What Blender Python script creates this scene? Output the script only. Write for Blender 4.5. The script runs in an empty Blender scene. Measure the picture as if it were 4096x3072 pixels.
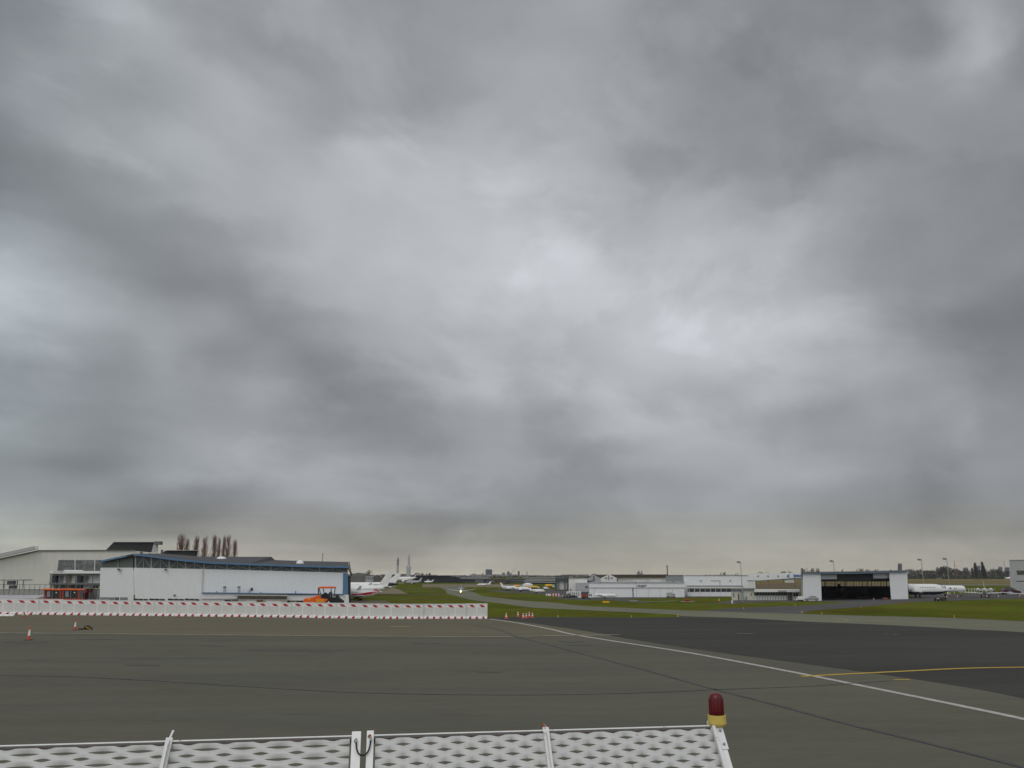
import bpy, math, random
from mathutils import Vector, Matrix
random.seed(7)
R = math.radians
sc = bpy.context.scene
COL = sc.collection

# ------------------------------------------------------------------ camera
CAM_H = 6.0
FPX = 850.0
PITCH = math.atan((574.5 - 384) / FPX)
cd = bpy.data.cameras.new('camera'); cam = bpy.data.objects.new('camera', cd); COL.objects.link(cam)
cd.sensor_width = 36.0; cd.lens = FPX / 1024 * 36; cd.clip_start = 0.1; cd.clip_end = 20000
cam.location = (0, 0, CAM_H); cam.rotation_euler = (math.pi / 2 + PITCH, 0, 0)
sc.camera = cam
SP, CP = math.sin(PITCH), math.cos(PITCH)

# ------------------------------------------------------------------ world
SKY_V = [55, 205, 355, 505, 655, 805, 955, 1105, 1255, 1405, 1555, 1705, 1855, 1985, 2105, 2215, 2290]
SKY_L = [
 [130,145,160,155,146,148,150,146,146,147,147,160,158,142,143,146,135,130,132,155,138],
 [132,145,162,168,150,155,158,152,145,152,158,160,152,138,138,140,135,140,140,160,128],
 [138,148,150,158,168,168,152,152,148,155,160,165,160,148,135,132,142,148,140,150,133],
 [126,142,148,152,170,165,170,175,165,172,165,160,152,145,138,134,138,135,133,135,138],
 [120,127,150,172,165,165,172,185,178,172,178,165,148,150,138,134,135,130,142,135,135],
 [134,136,130,158,172,170,175,178,178,180,180,175,165,158,145,131,148,152,142,138,127],
 [147,145,137,141,145,160,170,172,175,180,190,185,158,165,172,160,158,142,130,140,142],
 [172,165,145,134,131,143,170,175,178,182,188,190,182,172,168,170,160,150,138,140,130],
 [178,175,165,150,148,131,148,165,172,170,172,175,182,188,185,182,175,158,138,140,121],
 [145,142,137,158,138,140,129,145,160,165,165,168,175,182,182,172,165,160,135,121,130],
 [140,142,142,155,150,155,131,128,140,168,165,172,178,172,165,165,158,155,150,148,135],
 [150,141,140,145,155,148,138,131,137,142,148,150,170,172,165,147,130,137,135,145,138],
 [138,126,128,152,160,165,160,150,134,140,145,140,130,140,150,158,155,140,132,142,147],
 [150,142,142,130,127,138,158,158,152,148,145,142,145,142,148,150,138,130,124,136,138],
 [155,150,128,119,121,145,135,131,127,128,135,138,140,145,145,142,130,129,124,134,134],
 [174,172,168,168,166,158,156,136,140,158,157,152,150,152,154,154,154,151,155,156,149],
 [180,180,176,176,174,176,173,172,174,173,167,164,161,160,158,157,156,155,155,154,150]]
def lin(c): c /= 255.0; return c / 12.92 if c <= .04045 else ((c + .055) / 1.055) ** 2.4
def sky_at(az, el):
    d = Vector((math.sin(az) * math.cos(el), math.cos(az) * math.cos(el), math.sin(el)))
    f = d.y * CP + d.z * SP; up = -d.y * SP + d.z * CP
    if f < .15: return (150, .0)
    u = (512 + FPX * d.x / f) * 4; v = (384 - FPX * up / f) * 4
    u = min(max(u, 0), 4095.9); v = min(max(v, 55), 2289.9)
    i = int(u // 204.8); fu = u / 204.8 - i; fu = fu * fu * (3 - 2 * fu) * .5 + fu * .5
    j = max(k for k in range(len(SKY_V) - 1) if SKY_V[k] <= v); fv = (v - SKY_V[j]) / (SKY_V[j + 1] - SKY_V[j])
    a = SKY_L[j][i] * (1 - fu) + SKY_L[j][i + 1] * fu; b = SKY_L[j + 1][i] * (1 - fu) + SKY_L[j + 1][i + 1] * fu
    return ((a * (1 - fv) + b * fv - 152) * 1.13 + 152, (u, v))
SKY_GAIN = 1.15
HAZE_D = 0.00007
w = bpy.data.worlds.new('World'); sc.world = w; w.use_nodes = True
nt = w.node_tree; N = nt.nodes; Lk = nt.links; N.clear()
class NB:
    def __init__(s, nt): s.nt = nt
    def new(s, t, **k):
        n = s.nt.nodes.new(t)
        for a, b in k.items(): setattr(n, a, b)
        return n
    def lk(s, a, b): s.nt.links.new(a, b)
    def math(s, op, a, b=None, c=None, clamp=False):
        n = s.nt.nodes.new('ShaderNodeMath'); n.operation = op; n.use_clamp = clamp
        for i, x in enumerate((a, b, c)):
            if x is None: continue
            if isinstance(x, (int, float)): n.inputs[i].default_value = x
            else: s.lk(x, n.inputs[i])
        return n.outputs[0]
    def mix(s, fac, a, b, kind='MIX'):
        n = s.nt.nodes.new('ShaderNodeMix'); n.data_type = 'RGBA'; n.blend_type = kind
        for i, x in ((0, fac), (6, a), (7, b)):
            if isinstance(x, (int, float)): n.inputs[i].default_value = x
            elif isinstance(x, tuple): n.inputs[i].default_value = x
            else: s.lk(x, n.inputs[i])
        return n.outputs[2]
wb = NB(nt)
tc = wb.new('ShaderNodeTexCoord')
sep = wb.new('ShaderNodeSeparateXYZ'); wb.lk(tc.outputs['Generated'], sep.inputs[0])
X, Y_, Z = sep.outputs
# cloud-deck plane coordinates: the clouds foreshorten towards the horizon
zz = wb.math('ADD', wb.math('MAXIMUM', Z, 0.0), 0.16)
px_ = wb.math('DIVIDE', X, zz); py_ = wb.math('DIVIDE', Y_, zz)
cmb = wb.new('ShaderNodeCombineXYZ'); wb.lk(px_, cmb.inputs[0]); wb.lk(py_, cmb.inputs[1])
BAND = R(42)      # compass bearing along which the cloud streets run
def noise(vec, scale, detail, rough, dist=0.0, along=1, across=1, off=0):
    r = wb.new('ShaderNodeMapping'); r.inputs['Rotation'].default_value = (0, 0, -(math.pi / 2 - BAND)); wb.lk(vec, r.inputs['Vector'])
    m = wb.new('ShaderNodeMapping'); m.inputs['Scale'].default_value = (along, across, 1); m.inputs['Location'].default_value = (off, off * .7, off * .3)
    wb.lk(r.outputs[0], m.inputs['Vector'])
    n = wb.new('ShaderNodeTexNoise'); n.inputs['Scale'].default_value = scale; n.inputs['Detail'].default_value = detail; n.inputs['Roughness'].default_value = rough; n.inputs['Distortion'].default_value = dist
    wb.lk(m.outputs[0], n.inputs['Vector']); return n
dirv = wb.new('ShaderNodeMapping'); dirv.inputs['Scale'].default_value = (1, 1, 1.7); wb.lk(tc.outputs['Generated'], dirv.inputs['Vector'])
nw1 = noise(dirv.outputs[0], 4.5, 8, .56, 0, 1, 1.15, 3.1); nw2 = noise(dirv.outputs[0], 4.5, 8, .56, 0, 1, 1.15, 11.7)
w1 = wb.math('SUBTRACT', nw1.outputs[0], .5); w2 = wb.math('SUBTRACT', nw2.outputs[0], .5)
az = wb.math('ARCTAN2', X, Y_)
el = wb.math('ARCSINE', Z)
elpos = wb.math('MULTIPLY', wb.math('MAXIMUM', el, 0.0), 1.6, clamp=True)
az = wb.math('ADD', az, wb.math('MULTIPLY', w1, R(8)))
el = wb.math('ADD', el, wb.math('MULTIPLY', wb.math('MULTIPLY', w2, R(11)), wb.math('ADD', elpos, .06)))
AZR = R(43)
fac = wb.math('ADD', wb.math('MULTIPLY', az, .5 / AZR), .5, clamp=True)
ELS = [R(x) for x in (0, .7, 1.6, 2.5, 3.5, 4.8, 6.3, 8, 10, 12, 14, 16.2, 18.4, 20.7, 23, 25.3, 27.6, 30, 32.4, 35, 38.5, 42)]
acc = None
for k, e in enumerate(ELS):
    rp = wb.new('ShaderNodeValToRGB'); cr = rp.color_ramp; cr.interpolation = 'CARDINAL'
    cr.elements[0].position = 0; cr.elements[1].position = 1
    NS = 30
    for q in range(1, NS): cr.elements.new(q / NS)
    for q in range(NS + 1):
        a = (q / NS * 2 - 1) * AZR
        lum, uv = sky_at(a, e)
        warm = max(0, 1 - math.degrees(e) / 4.6) ** 1.1
        cool = (0.981, .998, 1.021); wm = (1.035, 1.0, .90)
        u = uv[0] if isinstance(uv, tuple) else 2048
        teal = max(0, 1 - u / 900) * .6; viol = max(0, 1 - abs(u - 1100) / 900) * .4
        c = [cool[i] * (1 - warm) + wm[i] * warm for i in range(3)]
        c[0] *= 1 - .045 * teal; c[1] *= 1 - .005 * viol; c[2] *= 1 + .0 * teal
        L = lin(lum) * SKY_GAIN
        cc = [L * (c[i] ** 2.1) for i in range(3)]
        cr.elements[q].color = (*cc, 1)
    wb.lk(fac, rp.inputs[0])
    if acc is None: acc = rp.outputs[0]
    else:
        e0 = ELS[k - 1]
        mr = wb.new('ShaderNodeMapRange'); mr.interpolation_type = 'SMOOTHSTEP'
        mr.inputs['From Min'].default_value = e0; mr.inputs['From Max'].default_value = e
        wb.lk(el, mr.inputs['Value'])
        acc = wb.mix(mr.outputs[0], acc, rp.outputs[0])
# fine cloud texture: soft billows and streaks
nb = noise(dirv.outputs[0], 6.0, 9, .55, .25, .9, 1.25, 5.0)
ne = noise(dirv.outputs[0], 3.6, 9, .58, .35, .9, 1.2, 23.0)
me = wb.new('ShaderNodeMapRange'); me.interpolation_type = 'SMOOTHSTEP'; me.inputs['From Min'].default_value = .46; me.inputs['From Max'].default_value = .57; me.inputs['To Min'].default_value = -.06; me.inputs['To Max'].default_value = .06; wb.lk(ne.outputs[0], me.inputs['Value'])
ns = noise(cmb.outputs[0], 2.2, 9, .58, .4, .8, 1.3, 17.0)
k1 = wb.math('MULTIPLY', wb.math('SUBTRACT', nb.outputs[0], .5), .36)
k2 = wb.math('MULTIPLY', wb.math('SUBTRACT', ns.outputs[0], .5), .24)
gain = wb.math('ADD', wb.math('ADD', wb.math('ADD', k1, k2), me.outputs[0]), 1.0)
gc = wb.new('ShaderNodeCombineXYZ')
for i in range(3): wb.lk(gain, gc.inputs[i])
clouds = wb.mix(1.0, acc, gc.outputs[0], 'MULTIPLY')
# brighter deck overhead and behind the viewer
mr = wb.new('ShaderNodeMapRange'); mr.interpolation_type = 'SMOOTHSTEP'
mr.inputs['From Min'].default_value = .25; mr.inputs['From Max'].default_value = -.35; wb.lk(Y_, mr.inputs['Value'])
mr2 = wb.new('ShaderNodeMapRange'); mr2.interpolation_type = 'SMOOTHSTEP'
mr2.inputs['From Min'].default_value = .70; mr2.inputs['From Max'].default_value = .92; wb.lk(Z, mr2.inputs['Value'])
bk = wb.math('MAXIMUM', mr.outputs[0], mr2.outputs[0])
bright = wb.mix(1.0, (.70, .72, .75, 1), gc.outputs[0], 'MULTIPLY')
clouds = wb.mix(bk, clouds, bright)
sky = wb.new('ShaderNodeTexSky'); sky.sky_type = 'NISHITA'; sky.sun_disc = False
SUN_EL, SUN_AZ = R(48), R(205)
sky.sun_elevation = SUN_EL; sky.sun_rotation = SUN_AZ
b1 = wb.new('ShaderNodeBackground'); wb.lk(sky.outputs[0], b1.inputs[0]); b1.inputs[1].default_value = .08
b2 = wb.new('ShaderNodeBackground'); wb.lk(clouds, b2.inputs[0]); b2.inputs[1].default_value = 1.0
ms = wb.new('ShaderNodeMixShader'); ms.inputs[0].default_value = .95
wb.lk(b1.outputs[0], ms.inputs[1]); wb.lk(b2.outputs[0], ms.inputs[2])
wo = wb.new('ShaderNodeOutputWorld'); wb.lk(ms.outputs[0], wo.inputs[0])
w.cycles.sampling_method = 'MANUAL'; w.cycles.sample_map_resolution = 512

sd = bpy.data.lights.new('sun', 'SUN'); sun = bpy.data.objects.new('sun', sd); COL.objects.link(sun)
sd.energy = 0.6; sd.angle = R(35); sd.color = (1, .97, .92)
sdir = Vector((math.sin(SUN_AZ) * math.cos(SUN_EL), math.cos(SUN_AZ) * math.cos(SUN_EL), math.sin(SUN_EL)))
sun.rotation_euler = (-sdir).to_track_quat('-Z', 'Y').to_euler()
sc.view_settings.view_transform = 'Standard'; sc.view_settings.look = 'None'
sc.view_settings.exposure = 0; sc.view_settings.gamma = 1; sc.view_settings.use_curve_mapping = False
sc.cycles.volume_bounces = 0; sc.cycles.max_bounces = 6; sc.cycles.use_denoising = True

# ------------------------------------------------------------------ geometry of the view -> real positions
def ray(u, v):
    dx = (u / 4 - 512) / FPX; dy = (384 - v / 4) / FPX
    return Vector((dx, CP - dy * SP, SP + dy * CP))
def G(u, v, z=0.0):
    r = ray(u, v); t = (z - CAM_H) / r.z
    return Vector((r.x * t, r.y * t, z))
def D(u, v, Y):
    r = ray(u, v); t = Y / r.y
    return Vector((r.x * t, Y, CAM_H + r.z * t))
def YV(v): return G(2048, v).y          # depth at which the ground shows at row v
def PXM(Y): return Y / (FPX * 4) * 1.03   # metres per photo pixel at depth Y

# ------------------------------------------------------------------ materials
def mat(name, col, rough=.8, var=.12, scale=3.0, metal=0, bump=0, spec=.3, streak=None, emis=None, detail=5, coord='Object', stain=None):
    m = bpy.data.materials.new(name); m.use_nodes = True; b = NB(m.node_tree)
    p = m.node_tree.nodes['Principled BSDF']
    p.inputs['Roughness'].default_value = rough; p.inputs['Metallic'].default_value = metal
    p.inputs['Specular IOR Level'].default_value = spec
    t = b.new('ShaderNodeTexCoord')
    n = b.new('ShaderNodeTexNoise'); n.inputs['Scale'].default_value = scale; n.inputs['Detail'].default_value = detail; n.inputs['Roughness'].default_value = .6
    vec = t.outputs[coord]
    if streak:
        mp = b.new('ShaderNodeMapping'); mp.inputs['Scale'].default_value = streak; b.lk(vec, mp.inputs[0]); vec = mp.outputs[0]
    b.lk(vec, n.inputs['Vector'])
    c = (*col, 1); lo = tuple(x * (1 - var) for x in col) + (1,); hi = tuple(min(1, x * (1 + var)) for x in col) + (1,)
    mr = b.new('ShaderNodeMapRange'); mr.inputs['From Min'].default_value = .3; mr.inputs['From Max'].default_value = .7
    b.lk(n.outputs[0], mr.inputs[0])
    o = b.mix(mr.outputs[0], lo, hi)
    if stain:
        scol, sscale, thr, width = stain
        n2 = b.new('ShaderNodeTexNoise'); n2.inputs['Scale'].default_value = sscale; n2.inputs['Detail'].default_value = 6; n2.inputs['Roughness'].default_value = .65
        b.lk(t.outputs[coord], n2.inputs['Vector'])
        m2 = b.new('ShaderNodeMapRange'); m2.inputs['From Min'].default_value = thr; m2.inputs['From Max'].default_value = thr + width
        b.lk(n2.outputs[0], m2.inputs[0])
        o = b.mix(m2.outputs[0], o, (*scol, 1))
    b.lk(o, p.inputs['Base Color'])
    if bump:
        bp = b.new('ShaderNodeBump'); bp.inputs['Strength'].default_value = bump; b.lk(n.outputs[0], bp.inputs['Height']); b.lk(bp.outputs[0], p.inputs['Normal'])
    if emis:
        p.inputs['Emission Color'].default_value = (*emis[0], 1); p.inputs['Emission Strength'].default_value = emis[1]
    return m
# ------------------------------------------------------------------ mesh helpers
OFF = {}
class MB:
    def __init__(s): s.v = []; s.f = []
    def add(s, vs, fs):
        k = len(s.v); s.v += [Vector(x) for x in vs]; s.f += [[i + k for i in f] for f in fs]; return s
    def box(s, x0, x1, y0, y1, z0, z1):
        return s.add([(x0,y0,z0),(x1,y0,z0),(x1,y1,z0),(x0,y1,z0),(x0,y0,z1),(x1,y0,z1),(x1,y1,z1),(x0,y1,z1)],
                     [(0,3,2,1),(4,5,6,7),(0,1,5,4),(1,2,6,5),(2,3,7,6),(3,0,4,7)])
    def prism(s, poly, vec):
        n = len(poly); vec = Vector(vec); P = [Vector(p) for p in poly]
        return s.add(P + [p + vec for p in P], [tuple(range(n))[::-1], tuple(range(n, 2 * n))] + [(i, (i + 1) % n, n + (i + 1) % n, n + i) for i in range(n)])
    def loft(s, rings, cap=True, closed=True):
        n = len(rings[0]); k = len(s.v)
        for r in rings: s.v += [Vector(p) for p in r]
        for a in range(len(rings) - 1):
            for i in range(n if closed else n - 1):
                j = (i + 1) % n
                s.f.append([k + a * n + i, k + a * n + j, k + (a + 1) * n + j, k + (a + 1) * n + i])
        if cap: s.f.append([k + i for i in range(n)][::-1]); s.f.append([k + (len(rings) - 1) * n + i for i in range(n)])
        return s
    def tube(s, pts, rad, n=8, cap=True):
        pts = [Vector(p) for p in pts]
        if not isinstance(rad, (list, tuple)): rad = [rad] * len(pts)
        rings = []; ref = None
        for i, p in enumerate(pts):
            d = (pts[min(i + 1, len(pts) - 1)] - pts[max(i - 1, 0)]).normalized()
            if ref is None: ref = Vector((0, 0, 1)) if abs(d.z) < .9 else Vector((1, 0, 0))
            a = d.cross(ref).normalized(); b = d.cross(a).normalized()
            ref = b.cross(d) * -1 if False else ref
            rings.append([p + (a * math.cos(2 * math.pi * k / n) + b * math.sin(2 * math.pi * k / n)) * rad[i] for k in range(n)])
        return s.loft(rings, cap)
    def lathe(s, prof, c=(0, 0, 0), n=16):
        c = Vector(c)
        return s.loft([[c + Vector((r * math.cos(2 * math.pi * k / n), r * math.sin(2 * math.pi * k / n), z)) for k in range(n)] for r, z in prof])
    def bar(s, a, b, w, d=None):
        a, b = Vector(a), Vector(b); dr = (b - a).normalized(); up = Vector((0, 0, 1)) if abs(dr.z) < .95 else Vector((0, 1, 0))
        x = dr.cross(up).normalized() * w / 2; y = dr.cross(x).normalized() * (d or w) / 2
        return s.loft([[p + x + y, p - x + y, p - x - y, p + x - y] for p in (a, b)])
    def build(s, name, m, parent=None, smooth=False, world=True, bevel=0):
        off = OFF.get(parent.name, Vector()) if (parent and world) else Vector()
        me = bpy.data.meshes.new(name); me.from_pydata([tuple(p - off) for p in s.v], [], s.f); me.validate(); me.update()
        import bmesh
        bm = bmesh.new(); bm.from_mesh(me); bmesh.ops.recalc_face_normals(bm, faces=bm.faces); bm.to_mesh(me); bm.free()
        if isinstance(m, (list, tuple)):
            for x in m: me.materials.append(x)
        else: me.materials.append(m)
        if smooth: me.shade_smooth()
        o = bpy.data.objects.new(name, me); COL.objects.link(o)
        if smooth: pass
        if parent: o.parent = parent; OFF[o.name] = off
        if bevel:
            bv = o.modifiers.new('bevel', 'BEVEL'); bv.width = bevel; bv.segments = 2; bv.limit_method = 'ANGLE'
        return o
def tag(o, label=None, cat=None, group=None, kind=None):
    if label: o['label'] = label
    if cat: o['category'] = cat
    if group: o['group'] = group
    if kind: o['kind'] = kind
    return o
def thing(name, label, cat, loc=(0, 0, 0), rot=0, group=None):
    o = bpy.data.objects.new(name, None); COL.objects.link(o); o.empty_display_size = .3
    o.location = loc; o.rotation_euler = (0, 0, rot); OFF[o.name] = Vector(loc)
    return tag(o, label, cat, group)
def copy_tree(o, parent=None):
    c = o.copy(); COL.objects.link(c); c.parent = parent
    for ch in o.children: copy_tree(ch, c)
    return c
def dup(o, loc, rot=None, label=None, scale=None, group=None):
    c = copy_tree(o); c.location = loc
    if rot is not None: c.rotation_euler = (0, 0, rot)
    if scale: c.scale = scale if isinstance(scale, tuple) else (scale,) * 3
    if label: c['label'] = label
    if group: c['group'] = group
    return c
class Facade:
    """vertical plane through two ground points; photo pixels are cast onto it to size real walls standing there"""
    def __init__(s, A, B):
        s.A = Vector(A); s.B = Vector(B); s.A.z = s.B.z = 0
        s.e = (s.B - s.A).normalized(); s.n = Vector((-s.e.y, s.e.x, 0))
        if s.n.y < 0: s.n = -s.n
        s.dep = s.n.copy()
    def aim(s, u):
        '''run the side walls back along the sight line at column u, as a skewed plan'''
        r = ray(u, 2300); h = Vector((r.x, r.y, 0)); s.dep = h / h.dot(s.n); return s
    def p(s, u, v):
        r = ray(u, v); t = s.n.dot(s.A - Vector((0, 0, 0))) / s.n.dot(r)
        q = r * t; q.z += CAM_H; return q
    def slab(s, m, poly, d0=0.0, d1=.3):
        P = [s.p(*q) + s.dep * d0 for q in poly]
        for q in P: q.z = max(q.z, 0.0)
        return m.prism(P, s.dep * (d1 - d0))
    def rect(s, m, u0, u1, v0, v1, d0=0.0, d1=.3, base=False):
        pts = [(u0, v0), (u1, v0), (u1, v1), (u0, v1)]
        P = [s.p(*q) + s.dep * d0 for q in pts]
        P[3].x = P[3].x; 
        # keep walls plumb: the foot stands straight below the top
        mid = (v0 + v1) / 2
        for a, b, uu in ((0, 3, u0), (1, 2, u1)):
            q = s.p(uu, mid) + s.dep * d0
            P[a].x = P[b].x = q.x; P[a].y = P[b].y = q.y
        if base: P[2].z = P[3].z = 0
        for q in P: q.z = max(q.z, 0.0)
        return m.prism(P, s.dep * (d1 - d0))
def flat(Y): return Facade((-100, Y, 0), (100, Y, 0))
def text(name, body, F, u0, u1, v0, v1, m, parent, d=-.06, bold=0.0):
    cu = bpy.data.curves.new(name, 'FONT'); cu.body = body; cu.extrude = .02; cu.offset = bold
    t = bpy.data.objects.new(name, cu); COL.objects.link(t); bpy.context.view_layer.update()
    me = bpy.data.meshes.new_from_object(t); bpy.data.objects.remove(t)
    xs = [q.co.x for q in me.vertices]; ys = [q.co.y for q in me.vertices]
    a = F.p(u0, v1); b = F.p(u1, v1); c = F.p(u0, v0); W = (b - a).length; H = c.z - a.z
    off = OFF.get(parent.name, Vector())
    for q in me.vertices:
        fx = (q.co.x - min(xs)) / (max(xs) - min(xs)); fz = (q.co.y - min(ys)) / (max(ys) - min(ys))
        w_ = a + F.e * (W * fx) + F.n * (d - q.co.z) ; w_.z = a.z + H * fz
        q.co = w_ - off
    me.materials.clear(); me.materials.append(m)
    o = bpy.data.objects.new(name, me); COL.objects.link(o); o.parent = parent; return o

# ------------------------------------------------------------------ palette
WHITE = mat('white_cladding', (.77, .78, .775), .55, .05, 2.0, streak=(3, 3, .25), stain=((.50, .50, .47), 1.2, .62, .2))
WHITE2 = mat('white_render', (.72, .72, .69), .7, .05, 1.5, stain=((.45, .44, .40), .8, .6, .25))
CREAM = mat('cream_wall', (.62, .61, .56), .8, .05, .5, streak=(2, 2, .3))
GREYW = mat('grey_wall', (.40, .41, .42), .8, .08, .6)
LGREY = mat('light_grey_panel', (.42, .42, .43), .8, .06, .6)
PLANEW = mat('aircraft_white', (.78, .78, .76), .25, .03, 1.0, spec=.5)
DARKR = mat('dark_roof_sheet', (.075, .075, .08), .8, .15, .6, streak=(1, 6, 1))
BROWNR = mat('brown_roof_tile', (.085, .062, .05), .9, .25, .8)
BLACKR = mat('black_louvre_and_shade', (.035, .035, .035), .9, .3, 2.0, streak=(8, 1, 1))  # louvre black, also shade put into colour for gaps and the hangar interior
BLUE = mat('blue_steel', (.10, .20, .33), .5, .06, 2)
GLASSD = mat('dark_glass', (.03, .035, .04), .15, .3, .8, spec=.6)
GLASSG = mat('greenish_glazing', (.07, .085, .08), .3, .25, .6, spec=.5)
STEEL = mat('pale_green_steel', (.30, .34, .32), .6, .1, 2)
DSTEEL = mat('dark_green_steel', (.06, .075, .075), .6, .15, 2)
POLE = mat('galvanised_pole', (.30, .31, .32), .6, .1, 3)
GREY = mat('grey_metal', (.22, .23, .24), .6, .1, 3)
MID = mat('mid_grey_metal', (.13, .135, .14), .7, .12, 3)
BLACK = mat('black_rubber', (.02, .02, .02), .8, .2, 5)
RED = mat('red_paint', (.42, .02, .03), .55, .15, 6)
ORANGE = mat('orange_paint', (.80, .13, .02), .45, .08, 3)
YELLOW = mat('yellow_paint', (.75, .42, .02), .5, .08, 3)
ORWHITE = mat('reflective_white', (.80, .78, .72), .5, .08, 8)
CONC = mat('pale_concrete', (.33, .33, .30), .9, .12, 1)
NAVY = mat('navy_paint', (.02, .025, .05), .3, .1, 2)
TRUNK = mat('bark', (.10, .065, .05), .95, .25, 8)
TWIG = mat('bare_twigs', (.16, .095, .075), .95, .25, 4)
FAR = mat('far_dark_foliage', (.055, .048, .038), .95, .5, .25)
FARG = mat('far_green_foliage', (.05, .065, .035), .95, .4, .25)
TOWER = mat('distant_tower_concrete', (.09, .105, .125), .8, .15, .05)
HAZEG = mat('distant_building_render', (.24, .23, .22), .8, .12, .05)
SILVER = mat('silver_car_paint', (.30, .29, .32), .3, .04, 2, metal=.4, spec=.5)
DCAR = mat('black_car_paint', (.02, .02, .022), .25, .1, 2, spec=.6)
GOLD = mat('gold_fabric_field', (.17, .125, .055), .95, .15, .05)
LAMPR = mat('tail_lamp_red', (.5, .02, .02), .3, .05, 5)

# ------------------------------------------------------------------ ground
def ground_mat(name, base, brown=None, scale=.4, var=.18, bump=.15, spots=True, aniso=(1, 1, 1), rough=1, spec=0):
    m = bpy.data.materials.new(name); m.use_nodes = True; b = NB(m.node_tree); p = m.node_tree.nodes['Principled BSDF']
    p.inputs['Roughness'].default_value = rough; p.inputs['Specular IOR Level'].default_value = spec
    t = b.new('ShaderNodeTexCoord')
    def nz(s, d, r, sc_=(1, 1, 1), loc=(0, 0, 0)):
        mp = b.new('ShaderNodeMapping'); mp.inputs['Scale'].default_value = sc_; mp.inputs['Location'].default_value = loc; b.lk(t.outputs['Object'], mp.inputs[0])
        n = b.new('ShaderNodeTexNoise'); n.inputs['Scale'].default_value = s; n.inputs['Detail'].default_value = d; n.inputs['Roughness'].default_value = r; b.lk(mp.outputs[0], n.inputs['Vector']); return n.outputs[0]
    def rng(x, a, c, lo, hi):
        r = b.new('ShaderNodeMapRange'); r.inputs[1].default_value = a; r.inputs[2].default_value = c; r.inputs[3].default_value = lo; r.inputs[4].default_value = hi; b.lk(x, r.inputs[0]); return r.outputs[0]
    big = rng(nz(scale * .12, 4, .55, aniso), .3, .7, 1 - var, 1 + var)
    medium = rng(nz(scale, 6, .65, aniso, (5, 3, 0)), .3, .7, 1 - var * .6, 1 + var * .6)
    grain = rng(nz(25, 3, .8), .25, .75, 1 - var * 1.3, 1 + var * 1.3)
    small = rng(nz(2.6, 5, .7, aniso, (2, 7, 0)), .3, .7, 1 - var * .9, 1 + var * .9)
    k = b.math('MULTIPLY', b.math('MULTIPLY', b.math('MULTIPLY', big, medium), small), grain)
    cc = b.new('ShaderNodeCombineXYZ')
    for i in range(3): b.lk(k, cc.inputs[i])
    col = (*base, 1)
    if brown: col = b.mix(rng(nz(scale * .3, 5, .6, aniso, (9, 1, 0)), .42, .6, 0, 1), (*base, 1), (*brown, 1))
    o = b.mix(1.0, col, cc.outputs[0], 'MULTIPLY')
    if spots:
        o = b.mix(rng(nz(.22, 4, .6, (.5, 1.6, 1), (3, 8, 0)), .62, .74, 0, .38), o, tuple(x * .55 for x in base) + (1,))
    b.lk(o, p.inputs['Base Color'])
    if bump:
        bp = b.new('ShaderNodeBump'); bp.inputs['Strength'].default_value = bump; bp.inputs['Distance'].default_value = .02; b.lk(nz(18, 4, .8), bp.inputs['Height']); b.lk(bp.outputs[0], p.inputs['Normal'])
    return m
GRASS = ground_mat('grass', (.092, .116, .016), (.104, .094, .018), .35, .26, .3, False, (1, .6, 1))
DRY = ground_mat('dry_grass', (.20, .16, .08), (.16, .13, .055), .02, .15, 0, False)
TARMAC = ground_mat('old_tarmac', (.134, .128, .100), (.120, .120, .096), .35, .10, .3, True, (.35, 1.4, 1))
TARMAC2 = ground_mat('weathered_tarmac', (.160, .143, .104), (.150, .138, .103), .3, .07, .3, True, (.35, 1.4, 1))
NEWTAR = ground_mat('dark_tarmac', (.076, .075, .068), (.066, .064, .060), .2, .09, .3, True, (.35, 1.6, 1))
CONCT = ground_mat('pale_taxiway', (.190, .190, .140), (.172, .170, .130), .2, .06, .1, False, (.5, 1, 1))
DARKT = ground_mat('asphalt_road', (.115, .11, .108), (.10, .098, .096), .2, .08, .1, False)
TAN = ground_mat('tan_track', (.23, .19, .135), (.2, .17, .125), .1, .08, 0, False)
PAINTW = mat('worn_white_paint', (.42, .40, .36), .8, .3, 2.5)
PAINTW2 = mat('faded_cream_paint', (.34, .32, .26), .9, .4, .5)
PAINTY = mat('yellow_line_paint', (.48, .33, .045), .8, .2, 2.5)
TAR = mat('tar_seam', (.052, .050, .052), .6, .2, 1.5)

def sheet(name, poly, m, z, kind='structure'):
    """poly: ground points (Vector) of a flat sheet lying at height z"""
    me = bpy.data.meshes.new(name); P = [(p.x, p.y, z) for p in poly]
    from mathutils.geometry import tessellate_polygon
    tri = tessellate_polygon([[Vector(p) for p in P]])
    me.from_pydata(P, [], [tuple(t) for t in tri]); me.update()
    import bmesh
    bm = bmesh.new(); bm.from_mesh(me)
    for f in bm.faces:
        f.normal_update()
        if f.normal.z < 0: f.normal_flip()
    bm.to_mesh(me); bm.free()
    me.materials.append(m); o = bpy.data.objects.new(name, me); COL.objects.link(o); o['kind'] = kind; return o
def smoothpts(pts, k=6):
    out = []
    for i in range(len(pts) - 1):
        p0 = pts[max(i - 1, 0)]; p1 = pts[i]; p2 = pts[i + 1]; p3 = pts[min(i + 2, len(pts) - 1)]
        for j in range(k):
            t = j / k
            out.append(tuple(.5 * (2 * p1[a] + (p2[a] - p0[a]) * t + (2 * p0[a] - 5 * p1[a] + 4 * p2[a] - p3[a]) * t * t + (3 * p1[a] - p0[a] - 3 * p2[a] + p3[a]) * t ** 3) for a in (0, 1)))
    out.append(pts[-1]); return out
def gp(pts, k=1):
    return [G(*q) for q in (smoothpts(pts, k) if k > 1 else pts)]
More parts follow.
